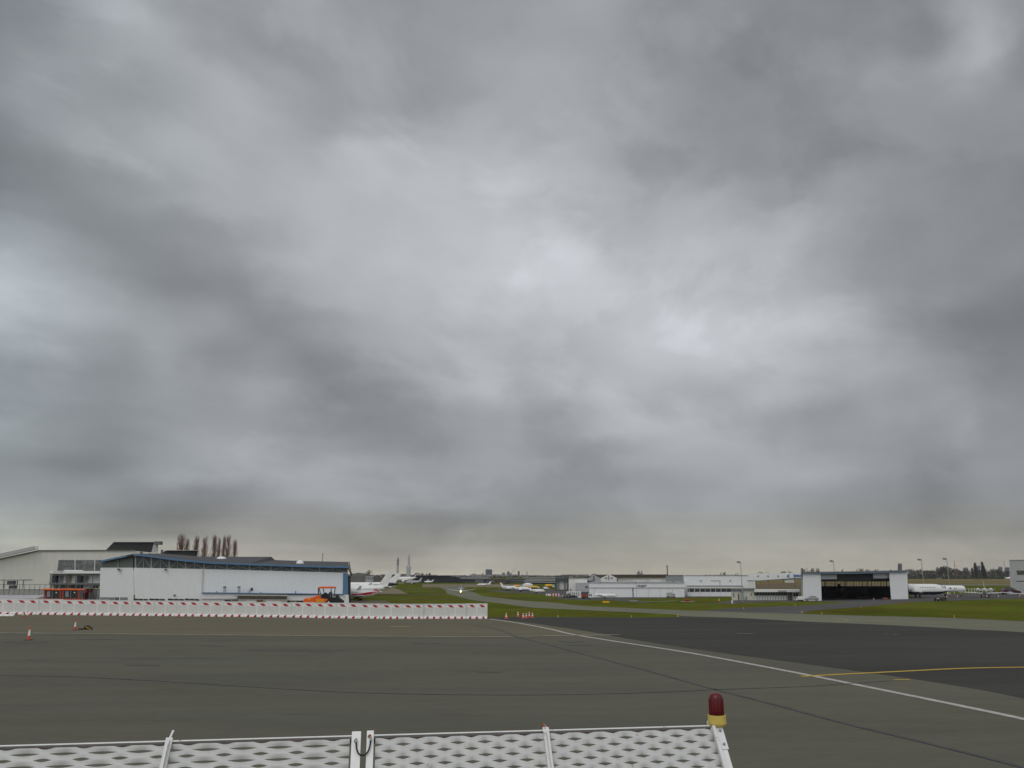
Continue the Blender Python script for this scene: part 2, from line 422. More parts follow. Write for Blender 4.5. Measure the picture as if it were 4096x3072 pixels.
def line(name, pts, width, m, z, k=6):
    P = [G(*q) for q in smoothpts(pts, k)]; L = []; Rr = []
    for i, p in enumerate(P):
        d = P[min(i + 1, len(P) - 1)] - P[max(i - 1, 0)]; d.z = 0; d.normalize(); n = Vector((-d.y, d.x, 0))
        L.append(p + n * width / 2); Rr.append(p - n * width / 2)
    me = bpy.data.meshes.new(name); n = len(P)
    me.from_pydata([(q.x, q.y, z) for q in L + Rr], [], [(i, i + 1, n + i + 1, n + i) for i in range(n - 1)]); me.materials.append(m)
    import bmesh
    bm = bmesh.new(); bm.from_mesh(me)
    for f in bm.faces:
        f.normal_update()
        if f.normal.z < 0: f.normal_flip()
    bm.to_mesh(me); bm.free()
    o = bpy.data.objects.new(name, me); COL.objects.link(o); o['kind'] = 'structure'; return o
V3 = lambda x, y: Vector((x, y, 0))
# grass to the horizon
sheet('ground', [V3(4500 * math.cos(a), 4500 * math.sin(a)) for a in [2 * math.pi * i / 48 for i in range(48)]], GRASS, 0)
# old tarmac under the camera
bnd = [(1954,2476),(2081,2487),(2216,2505),(2366,2528),(2488,2551),(2668,2580),(2900,2614),(3200,2653),(3588,2707),(3876,2752),(4096,2795),(4700,2930)]
ap = [V3(-260, 250), G(-600, 2399), G(1395, 2400), G(1545, 2402), G(1560, 2412), G(1900, 2448)] + gp(bnd, 3) + [V3(40, -40), V3(-260, -40)]
sheet('apron', ap, TARMAC, .008)
strip = [V3(-259, 249), G(-600, 2400), G(1395, 2401), G(1543, 2403), G(1558, 2413), G(1898, 2449)] + gp([(1954,2477),(2081,2489),(2216,2507),(2366,2529)], 3) + gp([(2470, 2545), (2000, 2547), (1500, 2545), (1000, 2540), (400, 2534), (0, 2533), (-900, 2531)], 3) + [V3(-259, G(-900, 2531).y)]
sheet('apron_strip', strip, TARMAC2, .012)
tl_low = [(2730,2465),(2900,2470),(3100,2480),(3200,2486),(3400,2494),(3700,2508),(3900,2520),(4096,2530),(5000,2590)]
dk = gp(bnd, 3) + [G(6500, 2900)] + gp(tl_low[::-1], 3) + gp([(2725,2467),(2600,2470),(2300,2469),(2130,2467),(2010,2469),(1954,2473)], 2)
sheet('dark_apron', dk, NEWTAR, .016)
up = [(1757,2347),(1851,2347)]
tx_up = [(1851,2346),(1861,2362),(1899,2370),(1930,2384),(2000,2392),(2104,2404),(2221,2411),(2316,2422),(2506,2432),(2700,2440),(2821,2444),(3011,2451),(3201,2456),(3261,2458),(3483,2464),(3787,2472),(4096,2486),(5000,2535)]
tx_lo = [(1700,2346),(1757,2350),(1782,2363),(1788,2374),(1823,2384),(1886,2400),(1950,2408),(2000,2414),(2127,2430),(2316,2440),(2506,2449),(2700,2459)] + tl_low
sheet('taxiway', gp(tx_up, 3) + gp([(5000,2594)] + tx_lo[::-1][1:], 3), CONCT, .020)
acc_lo = [(3208,2455),(3230,2447),(3261,2441),(3443,2428),(3605,2412),(3767,2404),(4096,2395),(4700,2385)]
acc_up = [(2800,2444),(2916,2434),(3075,2427),(3233,2421),(3330,2414),(3398,2410),(3300,2407),(3190,2404)]
sheet('access_road', gp(acc_up, 3) + [G(3180, 2398), G(3640, 2390), G(3660, 2377), G(4700, 2372)] + gp(acc_lo[::-1], 3) + [G(3150, 2456), G(2900, 2449)], DARKT, .012)
sheet('service_road', [G(2920, 2402), G(3200, 2402), G(3200, 2407), G(3080, 2408), G(2960, 2413), G(2760, 2418), G(2870, 2412)], DARKT, .008)
sheet('far_apron', [G(1990, 2352), G(2050, 2366), G(2140, 2376), G(2235, 2380), G(2225, 2392), G(2330, 2401), G(2420, 2399), G(2480, 2404), G(2560, 2411), G(2610, 2410), G(2500, 2396), G(2745, 2391), G(2935, 2386), G(2935, 2380), G(2745, 2380), G(2240, 2360), G(2100, 2350)], DARKT, .008)
sheet('taxiway_link', [G(1690, 2349), G(2100, 2349), G(2100, 2337), G(1690, 2337)], TAN, .006)
sheet('track', [G(1470, 2376), G(1630, 2375), G(1600, 2360), G(1575, 2350), G(1400, 2350), G(1400, 2376)], TAN, .006)
line('path', [(1530, 2377), (1650, 2378), (1790, 2376)], 6, DARKT, .010, 2)
line('path', [(1600, 2358), (1700, 2358), (1775, 2359)], 8, DARKT, .010, 2)
line('path', [(1500, 2393), (1700, 2395), (1880, 2398)], 2.2, DARKT, .010, 2)
line('path', [(1960, 2360), (2050, 2370), (2150, 2373)], 5, DARKT, .010, 2)
line('path', [(2080, 2398), (2250, 2397), (2420, 2399)], 3, DARKT, .011, 2)
line('path', [(2560, 2407), (2650, 2406), (2700, 2403)], 2.5, CONCT, .012, 2)
# far runway and dry field to the right
sheet('runway', [G(3600, 2341.5), G(4700, 2343), G(4700, 2336.5), G(3600, 2336.5)], CONCT, .006)
sheet('dry_field', [G(2800, 2335.5), G(4700, 2335.5), G(4700, 2317), G(2800, 2317)], DRY, .006)
sheet('dry_field', [G(2900, 2362), G(3580, 2360), G(3590, 2334.5), G(2900, 2334.5)], mat('brown_stubble', (.115, .082, .04), .95, .2, .05), .004)
# painted markings and tar seams
line('white_line', [(1958,2476),(2080,2494),(2210,2519),(2280,2536),(2440,2563),(2780,2616),(3200,2695),(3450,2745),(3780,2812),(4096,2878),(4600,2990)], .48, PAINTW, .024, 4)
line('cream_line', [(-300,2530),(0,2532),(500,2536),(1000,2541),(1600,2546),(2000,2547),(2270,2542),(2480,2539)], .40, PAINTW2, .024, 3)
line('cream_line', [(1560,2507),(1640,2507)], .5, PAINTY, .024, 1)
line('yellow_line', [(3204,2707),(3400,2697),(3600,2687),(3850,2675),(4096,2670),(4600,2664)], .42, PAINTY, .028, 4)
line('yellow_line', [(3575,2721),(3640,2720)], .3, PAINTY, .028, 1)
line('yellow_line', [(2200,2507),(2500,2503),(2900,2498),(3200,2494)], .12, mat('faint_yellow_paint', (.16, .12, .05), .9, .3, 1), .028, 3)
line('yellow_line', [(2780,2451),(2950,2455),(3200,2470),(3340,2474),(3393,2482),(3330,2490)], .30, mat('worn_yellow_paint', (.30, .25, .10), .9, .4, .3), .030, 4)
line('yellow_line', [(3393,2482),(3600,2488),(3900,2500),(4096,2505),(4600,2525)], .30, bpy.data.materials['worn_yellow_paint'], .030, 3)
line('tar_seam', [(1890,2500),(1975,2515),(2040,2535),(2062,2546),(2180,2576),(2290,2606),(2400,2634),(2620,2692),(2850,2756),(3100,2820),(3400,2900),(3700,2972),(4096,3072),(4500,3180)], .27, mat('wide_tar_seam', (.074, .072, .070), .8, .25, 1), .026, 4)
line('tar_seam', [(-400,2690),(0,2702),(300,2708),(620,2724),(1000,2748),(1400,2770),(1800,2779),(2200,2780),(2600,2771),(2900,2758),(3250,2745),(3560,2724)], .20, mat('soft_tar_seam', (.092, .089, .080), .8, .25, .8), .026, 4)
line('tar_seam', [(100,2640),(400,2632),(900,2636)], .10, mat('faint_tar', (.088, .084, .075), .8, .2, 1), .0255, 3)
for (a, b, v, wd) in ((820, 900, 2583, .5), (1000, 1380, 2600, .8), (1250, 1330, 2608, .5), (2240, 2330, 2566, .5), (2270, 2370, 2580, .5), (1900, 2010, 2688, .12), (1650, 1760, 2572, .5), (300, 470, 2556, .35), (2950, 3010, 2533, .7), (3540, 3590, 2536, .9), (20, 200, 2570, .35), (500, 640, 2660, .2)):
    line('tar_stain', [(a, v), ((a + b) / 2, v + 3), (b, v + 1)], wd, bpy.data.materials['faint_tar'] if v != 2533 and v != 2536 else TAR, .0245, 3)

def proj(P):
    d = P - Vector((0, 0, CAM_H)); f = d.y * CP + d.z * SP; up = -d.y * SP + d.z * CP
    return (512 + FPX * d.x / f) * 4, (384 - FPX * up / f) * 4
def allverts(o):
    out = [Vector(v.co) for v in o.data.vertices] if o.type == 'MESH' else []
    for c in o.children: out += allverts(c)
    return out
def fit(o, u0, u1, vt, vb, z_only=False, Y=None):
    """place and size a finished thing so that it stands on the ground at row vb and spans the given columns"""
    vs = allverts(o); rot = Matrix.Rotation(o.rotation_euler.z, 3, 'Z'); s = o.scale.x; sz = o.scale.z
    g = G((u0 + u1) / 2, vb); 
    if Y: g = Vector((D((u0 + u1) / 2, 2330, Y).x, Y, 0))
    o.location = g
    for _ in range(6):
        P = [proj(Vector(o.location) + rot @ Vector((v.x * s, v.y * s, v.z * sz))) for v in vs]
        a, b, t = min(p[0] for p in P), max(p[0] for p in P), min(p[1] for p in P)
        s *= (u1 - u0) / (b - a)
        zt = max((rot @ v).z for v in vs) * sz
        vbot = proj(Vector(o.location))[1]
        sz *= (vbot - vt) / max(vbot - t, 1)
        o.location.x += ((u0 + u1) / 2 - (a + b) / 2) * o.location.y / (FPX * 4)
    o.scale = (s, s, sz)
# ------------------------------------------------------------------ near fence of white expanded metal (leans away from the camera)
RUSTW = mat('chipped_white_paint', (.72, .72, .70), .5, .05, 12, stain=((.24, .10, .045), 14, .63, .07))
RUSTW2 = mat('flaking_white_mesh', (.56, .56, .54), .5, .05, 9, stain=((.36, .22, .13), 24, .665, .06))
RUSTB = mat('rusty_shadowed_rail_back', (.17, .11, .10), .8, .4, 10)  # rust brown darkened by the shadow below the rail, both in the colour
ZT = CAM_H - 1.07
PL_, PR_ = G(0, 2987, ZT), G(2850, 2905, ZT)
fe = (PR_ - PL_).normalized(); fh = Vector((-fe.y, fe.x, 0))
fd = -(fh * .80 + Vector((0, 0, 1.046))).normalized()      # down the slope, toward the camera
fn = fe.cross(fd).normalized()
if fn.z < 0: fn = -fn                                       # faces up and towards the camera
def fp(s, t, w=0.0): return PL_ + fe * s + fd * t + fn * w
def s_at(u, v):
    r = ray(u, v); o = Vector((0, 0, CAM_H)); t = (PL_ - o).dot(fn) / r.dot(fn); return (o + r * t - PL_).dot(fe)
S_ = lambda u: s_at(u, 2987 + (2905 - 2987) * u / 2850 + 3)
SLOPE = ZT / -fd.z
def expanded(m, s0, s1, t0, t1, cs, rt, hw, hh, alt=None, depth=.012):
    """expanded-metal sheet: ribbons bonded between staggered lens-shaped slots"""
    nrow = int((t1 - t0) / rt); nseg = int((s1 - s0) / cs * 20)
    def hole(x, row):
        w_ = hw if not (alt and row % 2) else alt[0]; h_ = hh if not (alt and row % 2) else alt[1]
        ph = (x / cs + (.5 if row % 2 else 0)) % 1.0 - .5
        d = abs(ph) * cs / (w_ / 2)
        if d >= 1: return 0.0, 0.0
        k = (1 - d) if not alt else (1 - d ** 1.7)
        return k * h_ / 2, k
    for r in range(nrow):
        rows = []
        for q in range(7):
            rows.append([])
        for i in range(nseg + 1):
            x = (s1 - s0) * i / nseg
            a, ka = hole(x, r); b, kb = hole(x, r + 1)
            tt, tb = t0 + r * rt + a, t0 + (r + 1) * rt - b
            for q in range(7):
                f = q / 6
                # lower lip of each ribbon dips inward above a slot, upper lip stands proud below one
                wv = depth * (ka * .55 * (1 - f) ** 2 - kb * 1.5 * f ** 1.6 * (1 if not alt or r % 2 == 0 else .5))
                rows[q].append(fp(s0 + x, tt + (tb - tt) * f, wv))
        k = len(m.v)
        for q in rows: m.v += q
        n = nseg + 1
        for q in range(6):
            for i in range(nseg): m.f.append([k + q * n + i, k + q * n + i + 1, k + (q + 1) * n + i + 1, k + (q + 1) * n + i])
def fence_rail(m, s0, s1, t, h, w0, w1):
    m.prism([fp(s0, t, w0), fp(s1, t, w0), fp(s1, t, w1), fp(s0, t, w1)], fd * h)
def fence_unit(sl, sr, posts, label, pitch, row, hw, hh, alt, endpost=None):
    root = thing('blast_fence_panel', label, 'mesh fence', fp(sl, 0) * 1.0, 0, 'white mesh fence panels in front of the apron')
    root.location.z = 0; OFF[root.name] = Vector(root.location)
    edges = [sl] + posts + [sr]
    for i in range(len(edges) - 1):
        m = MB(); expanded(m, edges[i] + .012, edges[i + 1] - .012, .016, 2.2, pitch, row, hw, hh, alt)
        o = m.build('mesh_sheet', RUSTW2, root, smooth=True)
    m = MB(); fence_rail(m, sl, sr, -.004, .009, .012, -.028); m.build('top_rail', RUSTW, root)
    m = MB(); fence_rail(m, sl, sr, .0055, .032, -.0245, -.028); m.build('rail_lip', RUSTB, root)
    m = MB(); fence_rail(m, sl, sr, 2.2, SLOPE - 2.2, .0, -.02); m.build('lower_sheet', RUSTW2, root)
    m = MB(); fence_rail(m, sl, sr, 2.17, .06, .03, .001); m.build('middle_rail', RUSTW, root)
    return root
def tpost(root, s, w=.035, top=-.06, lean=.0, rusty=False, name='post', base=True):
    m = MB(); m.prism([fp(s - w * .5 , top, .03), fp(s + w * .5, top, .03), fp(s + w * .5, top, -.03), fp(s - w * .5, top, -.03)], fd * (SLOPE + .0 - top))
    o = m.build(name, RUSTW, root)
    return o
def web(root, s, side, rusty=False):
    """T-section rib standing proud of the mesh, its head cut to a point"""
    m = MB(); w0 = .004
    P = [fp(s - w0, -.035, .0), fp(s - w0, -.10 if not rusty else -.07, -.05), fp(s - w0, -.10 if not rusty else -.07, -.035), fp(s - w0, .05, .06), fp(s - w0, SLOPE, .06), fp(s - w0, SLOPE, .0)]
    m.prism([fp(s - .021, -.02, .020), fp(s + .021, -.02, .020), fp(s + .021, -.02, .004), fp(s - .021, -.02, .004)], fd * (SLOPE + .02))
    m.prism(P, fe * .012)
    o = m.build('rib', RUSTW, root)
    if rusty:
        m = MB(); m.prism([fp(s - .014, -.075, -.05), fp(s - .014, -.075, -.03), fp(s - .014, -.01, .024), fp(s - .014, -.01, -.02)], fe * .016); m.build('rusty_rib_tip', mat('rust', (.25, .09, .035), .9, .3, 20), root)
sA, sB, sC, sD = S_(1407), S_(1444), S_(1467), S_(1495)
lf = fence_unit(-2.4, sA, [S_(676)], 'long white mesh fence panel left of the cable gap, filling the lower left corner', .232, .041, .105, .030, (.18, .031))
web(lf, S_(676), 1)
rf = fence_unit(sD, S_(2850), [S_(2183)], 'white mesh fence panel right of the cable gap, with the red beacon on its end', .186, .0455, .112, .036, None)
web(rf, S_(2183), -1, True)
def flatpost(root, s0, s1, top):
    m = MB(); m.prism([fp(s0, top, .03), fp(s1, top, .03), fp(s1, top, -.04), fp(s0, top, -.04)], fd * (SLOPE - top)); return m.build('end_post', RUST3, root, bevel=.003)
RUST3 = mat('white_post_paint', (.80, .80, .78), .5, .04, 10, stain=((.35, .17, .07), 9, .64, .1))
flatpost(lf, sA, sB, -.022); flatpost(rf, sC, sD, -.025)
# outer end post of the right panel
sE = S_(2850)
m = MB(); m.prism([fp(sE, -.02, .02), fp(sE + .055, -.02, .02), fp(sE + .055, -.02, -.04), fp(sE, -.02, -.04)], fd * (SLOPE)); m.build('end_post', RUST3, rf, bevel=.003)
m = MB(); m.prism([fp(sE - .02, .02, .021), fp(sE + .0, .02, .021), fp(sE + .0, .02, .05), fp(sE - .02, .02, .05)], fd * (SLOPE - .05)); m.build('angle_iron', RUSTW, rf)
m = MB(); m.prism([fp(sE - .025, -.045, .02), fp(sE + .03, -.045, .02), fp(sE + .03, -.045, -.02), fp(sE - .025, -.045, -.02)], fd * .03); m.build('corner_cap', RUST3, rf)
m = MB(); m.prism([fp(sE + .008, .015, .021), fp(sE + .062, .015, .021), fp(sE + .062, .015, .027), fp(sE + .008, .015, .027)], fd * .17); pl = m.build('bracket_plate', WHITE, rf)
for t in (.05, .15):
    m = MB(); m.tube([fp(sE + .036, t, .027), fp(sE + .036, t, .035)], .009, 8); m.build('bolt', GREY, pl)
# rust blooms and shackles on the two inner posts, and the cable tying them
for root, s, t, sz in ((lf, (sA + sB) / 2 - .004, .05, .012), (rf, (sC + sD) / 2 - .004, .02, .014)):
    m = MB(); ring = [fp(s + sz * math.cos(a) * random.uniform(.7, 1.2), t + sz * 1.2 * math.sin(a) * random.uniform(.7, 1.2), .0312) for a in [i * math.pi / 6 for i in range(12)]]
    m.prism(ring, fn * .0012); m.build('rust_patch', bpy.data.materials['rust'], root, world=True)
cz = MB(); pts = []
a0 = ((sA + sB) / 2 + .0, .055); a1 = ((sC + sD) / 2 + .004, .045)
for i in range(15):
    f = i / 14; x = a0[0] + (a1[0] - a0[0]) * (f + .10 * math.sin(math.pi * 2 * f) * -1); pts.append(fp(x, a0[1] + (a1[1] - a0[1]) * f + .105 * math.sin(math.pi * f) ** .75, .045))
cb = thing('tie_cable', 'short black cable hanging in a loop between the two inner fence posts', 'cable', pts[0])
cz.tube(pts, .0055, 8); cz.build('cable', BLACK, cb, smooth=True)
for p in (pts[0], pts[-1]):
    m = MB(); m.tube([p + fn * .004 - fd * .014, p + fn * .004 + fd * .014], .008, 8); m.build('clamp', STEEL, cb)
# beacon
bp_ = G(2869, 2899, ZT); bp_ = fp(sE + .055, .005, .0)
bz = bp_.z
rr_ = ray(2869, 2905); tt_ = bp_.y / rr_.y; bc = Vector((rr_.x * tt_, bp_.y, CAM_H + rr_.z * tt_))
BZ = .93; be = thing('warning_beacon', 'dark red warning beacon with a yellow base on the right end of the fence', 'beacon', bc)
AMB = bpy.data.materials.new('dark_red_lens'); AMB.use_nodes = True; p_ = AMB.node_tree.nodes['Principled BSDF']
p_.inputs['Base Color'].default_value = (.11, .004, .007, 1); p_.inputs['Roughness'].default_value = .28; p_.inputs['Specular IOR Level'].default_value = .4
YB = mat('faded_yellow_plastic', (.62, .47, .11), .5, .1, 14, stain=((.45, .36, .2), 16, .6, .2))
k = bp_.y / FPX / 4 * 1.0
prof = [(.0, .004 * 0 + 0), (24 * k, 0), (31.5 * k, 5 * k), (35 * k, 12 * k), (34.2 * k, 24 * k), (33 * k, 44 * k), (30 * k, 44.5 * k), (29.5 * k, 40 * k), (0, 40 * k)]
m = MB(); m.lathe(prof, bc, 40); m.build('beacon_base', YB, be, smooth=False)
prof = [(0, 40 * k), (28 * k, 40 * k), (27.3 * k, 60 * k), (26.5 * k, 108 * k), (24.5 * k, 116 * k), (19.5 * k, 123 * k), (12 * k, 128 * k), (0, 130 * k)]
m = MB(); m.lathe(prof, bc, 40); lens = m.build('lens', AMB, be, smooth=True)
for q in range(12):
    a = math.pi * 2 * q / 12
    m = MB(); m.tube([bc + Vector((27.6 * k * math.cos(a), 27.6 * k * math.sin(a), 46 * k)), bc + Vector((26.9 * k * math.cos(a), 26.9 * k * math.sin(a), 104 * k))], 1.2 * k, 5)
    m.build('lens_rib', AMB, lens)
m = MB(); m.tube([bc + Vector((0, 0, 0)), bc + Vector((0, 0, -10 * k))], 12 * k, 12); m.build('mounting_stud', MID, be)
m = MB(); m.tube([bc + Vector((-22 * k, 0, -18 * k)), bc + Vector((4 * k, -.01, -8 * k))], 14 * k, 10); m.box(bc.x - 20 * k, bc.x + 18 * k, bc.y - .03, bc.y + .03, bc.z - 60 * k, bc.z - 10 * k); m.build('mounting_bracket', RUST3, be, bevel=.002)
be.scale = (1, 1, BZ)

# ------------------------------------------------------------------ hoarding barriers
BARW = mat('weathered_barrier', (.74, .74, .71), .8, .07, 1.5, streak=(6, 6, .5), stain=((.52, .51, .47), 1.8, .58, .25))
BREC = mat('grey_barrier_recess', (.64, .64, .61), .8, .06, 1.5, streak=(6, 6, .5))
BARFT = mat('barrier_foot', (.80, .80, .79), .7, .06, 2, stain=((.3, .3, .28), 2.5, .6, .2))
def barrier_proto():
    b = thing('hoarding_barrier', 'x', 'barrier', (0, 0, 0), 0, 'red and white hoarding barriers in the long row')
    H, L = 2.25, 3.4
    m = MB(); m.box(0.01, L - .01, 0, .14, .2, H); m.build('panel', BARW, b, world=False, bevel=.02)
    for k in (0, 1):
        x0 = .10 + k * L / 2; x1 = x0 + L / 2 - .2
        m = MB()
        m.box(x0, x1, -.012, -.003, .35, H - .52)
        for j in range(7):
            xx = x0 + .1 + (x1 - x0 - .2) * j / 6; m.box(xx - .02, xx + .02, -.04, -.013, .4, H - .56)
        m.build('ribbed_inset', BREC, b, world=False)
        x = L * (.20 + .47 * k)
        m = MB(); m.prism([(x - .22, -.012, H - .16), (x + .40, -.012, H - .16), (x + .80, -.012, H - .52), (x + .18, -.012, H - .52)], (0, .009, 0)); m.build('red_stripe', RED, b, world=False)
        m = MB(); m.box(k * (L - .09), k * (L - .09) + .09, -.05, -.001, .2, H + .03); m.build('edge_post', BARW, b, world=False)
    m = MB(); m.box(.0, L, -.04, .16, H + .001, H + .05); m.build('top_cap', BARFT, b, world=False)
    m = MB(); m.prism([(.02, -.45, 0), (.02, -.45, .22), (.02, -.1, .34), (.02, .4, .34), (.02, .5, 0)], (L - .04, 0, 0)); m.build('foot', BARFT, b, world=False)
    for j in range(3):
        x = L * (.2 + j * .31)
        m = MB(); m.prism([(x - .2, -.457, .004), (x - .16, -.457, .235), (x - .12, -.12, .352), (x + .12, -.12, .352), (x + .16, -.457, .235), (x + .2, -.457, .004)], (0, -.02, 0)); m.build('red_block', RED, b, world=False)
    return b
seams = [-230, -135, -40, 55, 150, 245, 340, 432, 522, 612, 703, 793, 888, 980, 1072, 1163, 1255, 1342, 1435, 1521, 1607, 1694, 1779, 1864, 1950]
ordn = 'rightmost second third fourth fifth sixth seventh eighth ninth tenth eleventh twelfth thirteenth fourteenth fifteenth sixteenth seventeenth eighteenth nineteenth twentieth twenty-first twenty-second twenty-third twenty-fourth'.split()
def vbar(u): return 2459 + 14 * min(max(u / 1300, -.2), 1) ** 1 + (4 if u > 1500 else 4 * max(u - 1200, 0) / 300) - 2
b0 = barrier_proto(); nb_ = len(seams) - 1
feats = {nb_: 'rightmost white barrier of the row, beside the grass and the cones', nb_ - 1: 'second white barrier from the right end, with dark scuffs on its foot', nb_ - 13: 'white barrier with a small cone standing in front, under the hangar drainpipe',
         nb_ - 7: 'white barrier in front of the dark hangar door edge and towbar', nb_ - 8: 'white barrier in front of the black rear of the orange paver', nb_ - 9: 'white barrier in front of the orange bonnet of the paver'}
for i in range(nb_):
    a = G(seams[i], vbar(seams[i])); c = G(seams[i + 1], vbar(seams[i + 1])); d = c - a; ln = d.length
    k = nb_ - i
    place = ordn[k - 1]
    lab = 'white hoarding barrier with two red stripes, %s%s' % (place, ' of the long row' if k == 1 else ' from the right end of the row')
    if k == 1: lab = feats[nb_]
    if k == 2: lab = feats[nb_ - 1]
    vt = 2396 + 19 * min(max(seams[i] / 1500, 0), 1)
    top = Facade(a, c).p((seams[i] + seams[i + 1]) / 2, vt).z
    o = b0 if i == 0 else dup(b0, a)
    if i == 0: b0.location = a
    o.rotation_euler = (random.uniform(-.012, .012), 0, math.atan2(d.y, d.x) + random.uniform(-.018, .018)); o.scale = (ln / 3.4 * .992, 1, top / 2.28 * random.uniform(.985, 1.015)); o.location.y += random.uniform(-.12, .12); o['label'] = lab
# displaced foot slab at the left edge and hoses on the row
a = G(-40, 2464); m = MB(); m.prism([(0, 0, 0), (0, -.5, 0), (0, -.4, .2), (0, 0, .25)], (3.6, .1, 0))
fs = thing('barrier_foot_block', 'loose white barrier foot lying on the tarmac at the left edge', 'barrier foot', a); m.build('block', BARFT, fs, world=False)
for q in range(4):
    mm = MB(); mm.box(.3 + q * .9, .55 + q * .9, -.52, -.49, .0, .2); mm.build('reflector', WHITE, fs, world=False)

# ------------------------------------------------------------------ cones
RUBB = mat('dark_cone_base', (.03, .03, .03), .8, .2, 8)
CONER = mat('cone_orange_red', (.62, .085, .03), .55, .1, 8)
CONEP = mat('cone_red', (.66, .10, .07), .55, .1, 8)
def cone_proto(kind, H):
    c = thing('traffic_cone', 'x', 'traffic cone', (0, 0, 0))
    r = lambda z: .15 - .115 * z / H if kind == 'tall' else .17 - .14 * z / H
    s = H / 1.0
    bm_ = MB(); B = .30 if kind == 'tall' else .22; bm_.loft([[(x * q, y * q, z) for x, y in ((-1,-1),(1,-1),(1,1),(-1,1))] for q, z in ((B, 0), (B, .03), (B * .8, .055))]); bm_.build('base', RUBB if kind == 'tall' else CONEP, c, world=False)
    bands = [(0.05, .33, CONER), (.33, .74, ORWHITE), (.74, 1.0, CONER)] if kind == 'tall' else [(0.05, .30, CONEP), (.30, .50, ORWHITE), (.50, .66, CONEP), (.66, .86, ORWHITE), (.86, 1.0, CONEP)]
    for z0, z1, mm in bands:
        m = MB(); m.lathe([(r(z0 * H) , z0 * H), (r(z1 * H), z1 * H)], (0, 0, 0), 20); m.build('white_band' if mm is ORWHITE else 'cone_body', mm, c, world=False, smooth=False)
    m = MB(); m.lathe([(r(H), H), (r(H) * .8, H + .02), (.005, H + .025)], (0, 0, 0), 14); m.build('tip', CONER, c, world=False)
    return c
def hgt(u, v0, v1):
    g = G(u, v1); return D(u, v0, g.y).z
tall = cone_proto('tall', 1.25); tall['group'] = 'tall red and white cones near the barrier row'
specs = [(114, 2561, 2503, 'nearest tall red and white cone, alone on the tarmac with a dark foot'),
         (299, 2521, 2477, 'tall red and white cone with a yellow and black lump beside its foot'),
         (5, 2455, 2425, 'cone cut by the left edge, standing on the barrier foot'),
         (101, 2451, 2425, 'left cone of the close pair in front of the white barriers'),
         (118, 2451, 2424, 'right cone of the close pair in front of the white barriers'),
         (716, 2459, 2435, 'single small cone with a pale tip before the barriers, under the hangar drainpipe')]
for i, (u, v, vt, lab) in enumerate(specs):
    g = G(u, v); o = tall if i == 0 else dup(tall, g)
    k = hgt(u, vt, v) / 1.27
    o.location = g; o['label'] = lab; o.scale = (k, k, k)
    if i in (2, 3, 4, 5):
        g2 = G(u, 2468); k = hgt(u, vt + 5, 2468) * .62 / 1.27; o.location = g2 + Vector((0, -.62, 0)); o.scale = (k * 1.1, k * 1.1, k)
small = cone_proto('small', .80); small['group'] = 'striped cones standing at the grass edge'
specs = [(2025, 2474, 2449, 'leftmost striped cone at the grass edge, apart from the rest'), (2072, 2466, 2444, 'striped cone set further back on the grass edge than its neighbours'),
         (2093, 2473, 2449, 'first of the four striped cones standing close together'), (2105, 2471, 2449, 'second of the four striped cones standing close together'),
         (2117, 2468, 2446, 'third of the four striped cones standing close together'), (2130, 2470, 2448, 'rightmost striped cone of the close four at the grass edge')]
for i, (u, v, vt, lab) in enumerate(specs):
    g = G(u, v); o = small if i == 0 else dup(small, g)
    o.location = g; k = hgt(u, vt, v) / .82; o.scale = (k * 1.1, k * 1.1, k); o['label'] = lab
for (u, v, vt, lab) in ((3788, 2391, 2380, 'small cone left of the others on the stand, behind the black car'), (3830, 2389, 2380, 'small cone between the black car and the tail-on jet'), (3948, 2388, 2379, 'small cone just below the tail-on jet'),
                        (3994, 2388, 2380, 'small cone under the right wing of the tail-on jet'), (4078, 2386, 2377, 'small cone nearest the right edge of the picture'), (3495, 2399, 2390, 'small cone inside the mouth of the open hangar'), (2877, 2404, 2393, 'small red and white cone on the grass before the long hangar')):
    g = G(u, v); k = hgt(u, vt, v) / .82; dup(small, g, None, lab, (k * 1.2, k * 1.2, k), 'small cones around the right-hand stand')
# lump of yellow and black strapping by the second cone
g = G(312, 2519)
lp = thing('cable_ramp', 'crumpled black and yellow strip lying on the tarmac beside a cone', 'cable ramp', g)
m = MB(); m.loft([[(x, .16 * math.cos(a) * s_, .08 + .1 * s_ * math.sin(a)) for a in [i * math.pi / 4 for i in range(8)]] for x, s_ in ((0, .4), (.15, .9), (.35, .7), (.5, .9), (.65, .5))]); m.build('black_bundle', BLACK, lp, world=False, smooth=True)
m = MB(); m.prism([(.55, 0, .05), (.7, 0, .42), (.9, 0, .45), (1.35, 0, .18), (1.4, 0, 0), (.6, 0, 0)], (0, .5, 0)); m.build('black_section', BLACK, lp, world=False)
for j in range(3):
    m = MB(); x = .78 + j * .2; m.prism([(x, -.012, .36 - j * .1), (x + .12, -.012, .34 - j * .1), (x + .24, -.012, .22 - j * .09), (x + .1, -.012, .24 - j * .09)], (0, .01, 0)); m.build('yellow_stripe', YELLOW, lp, world=False)

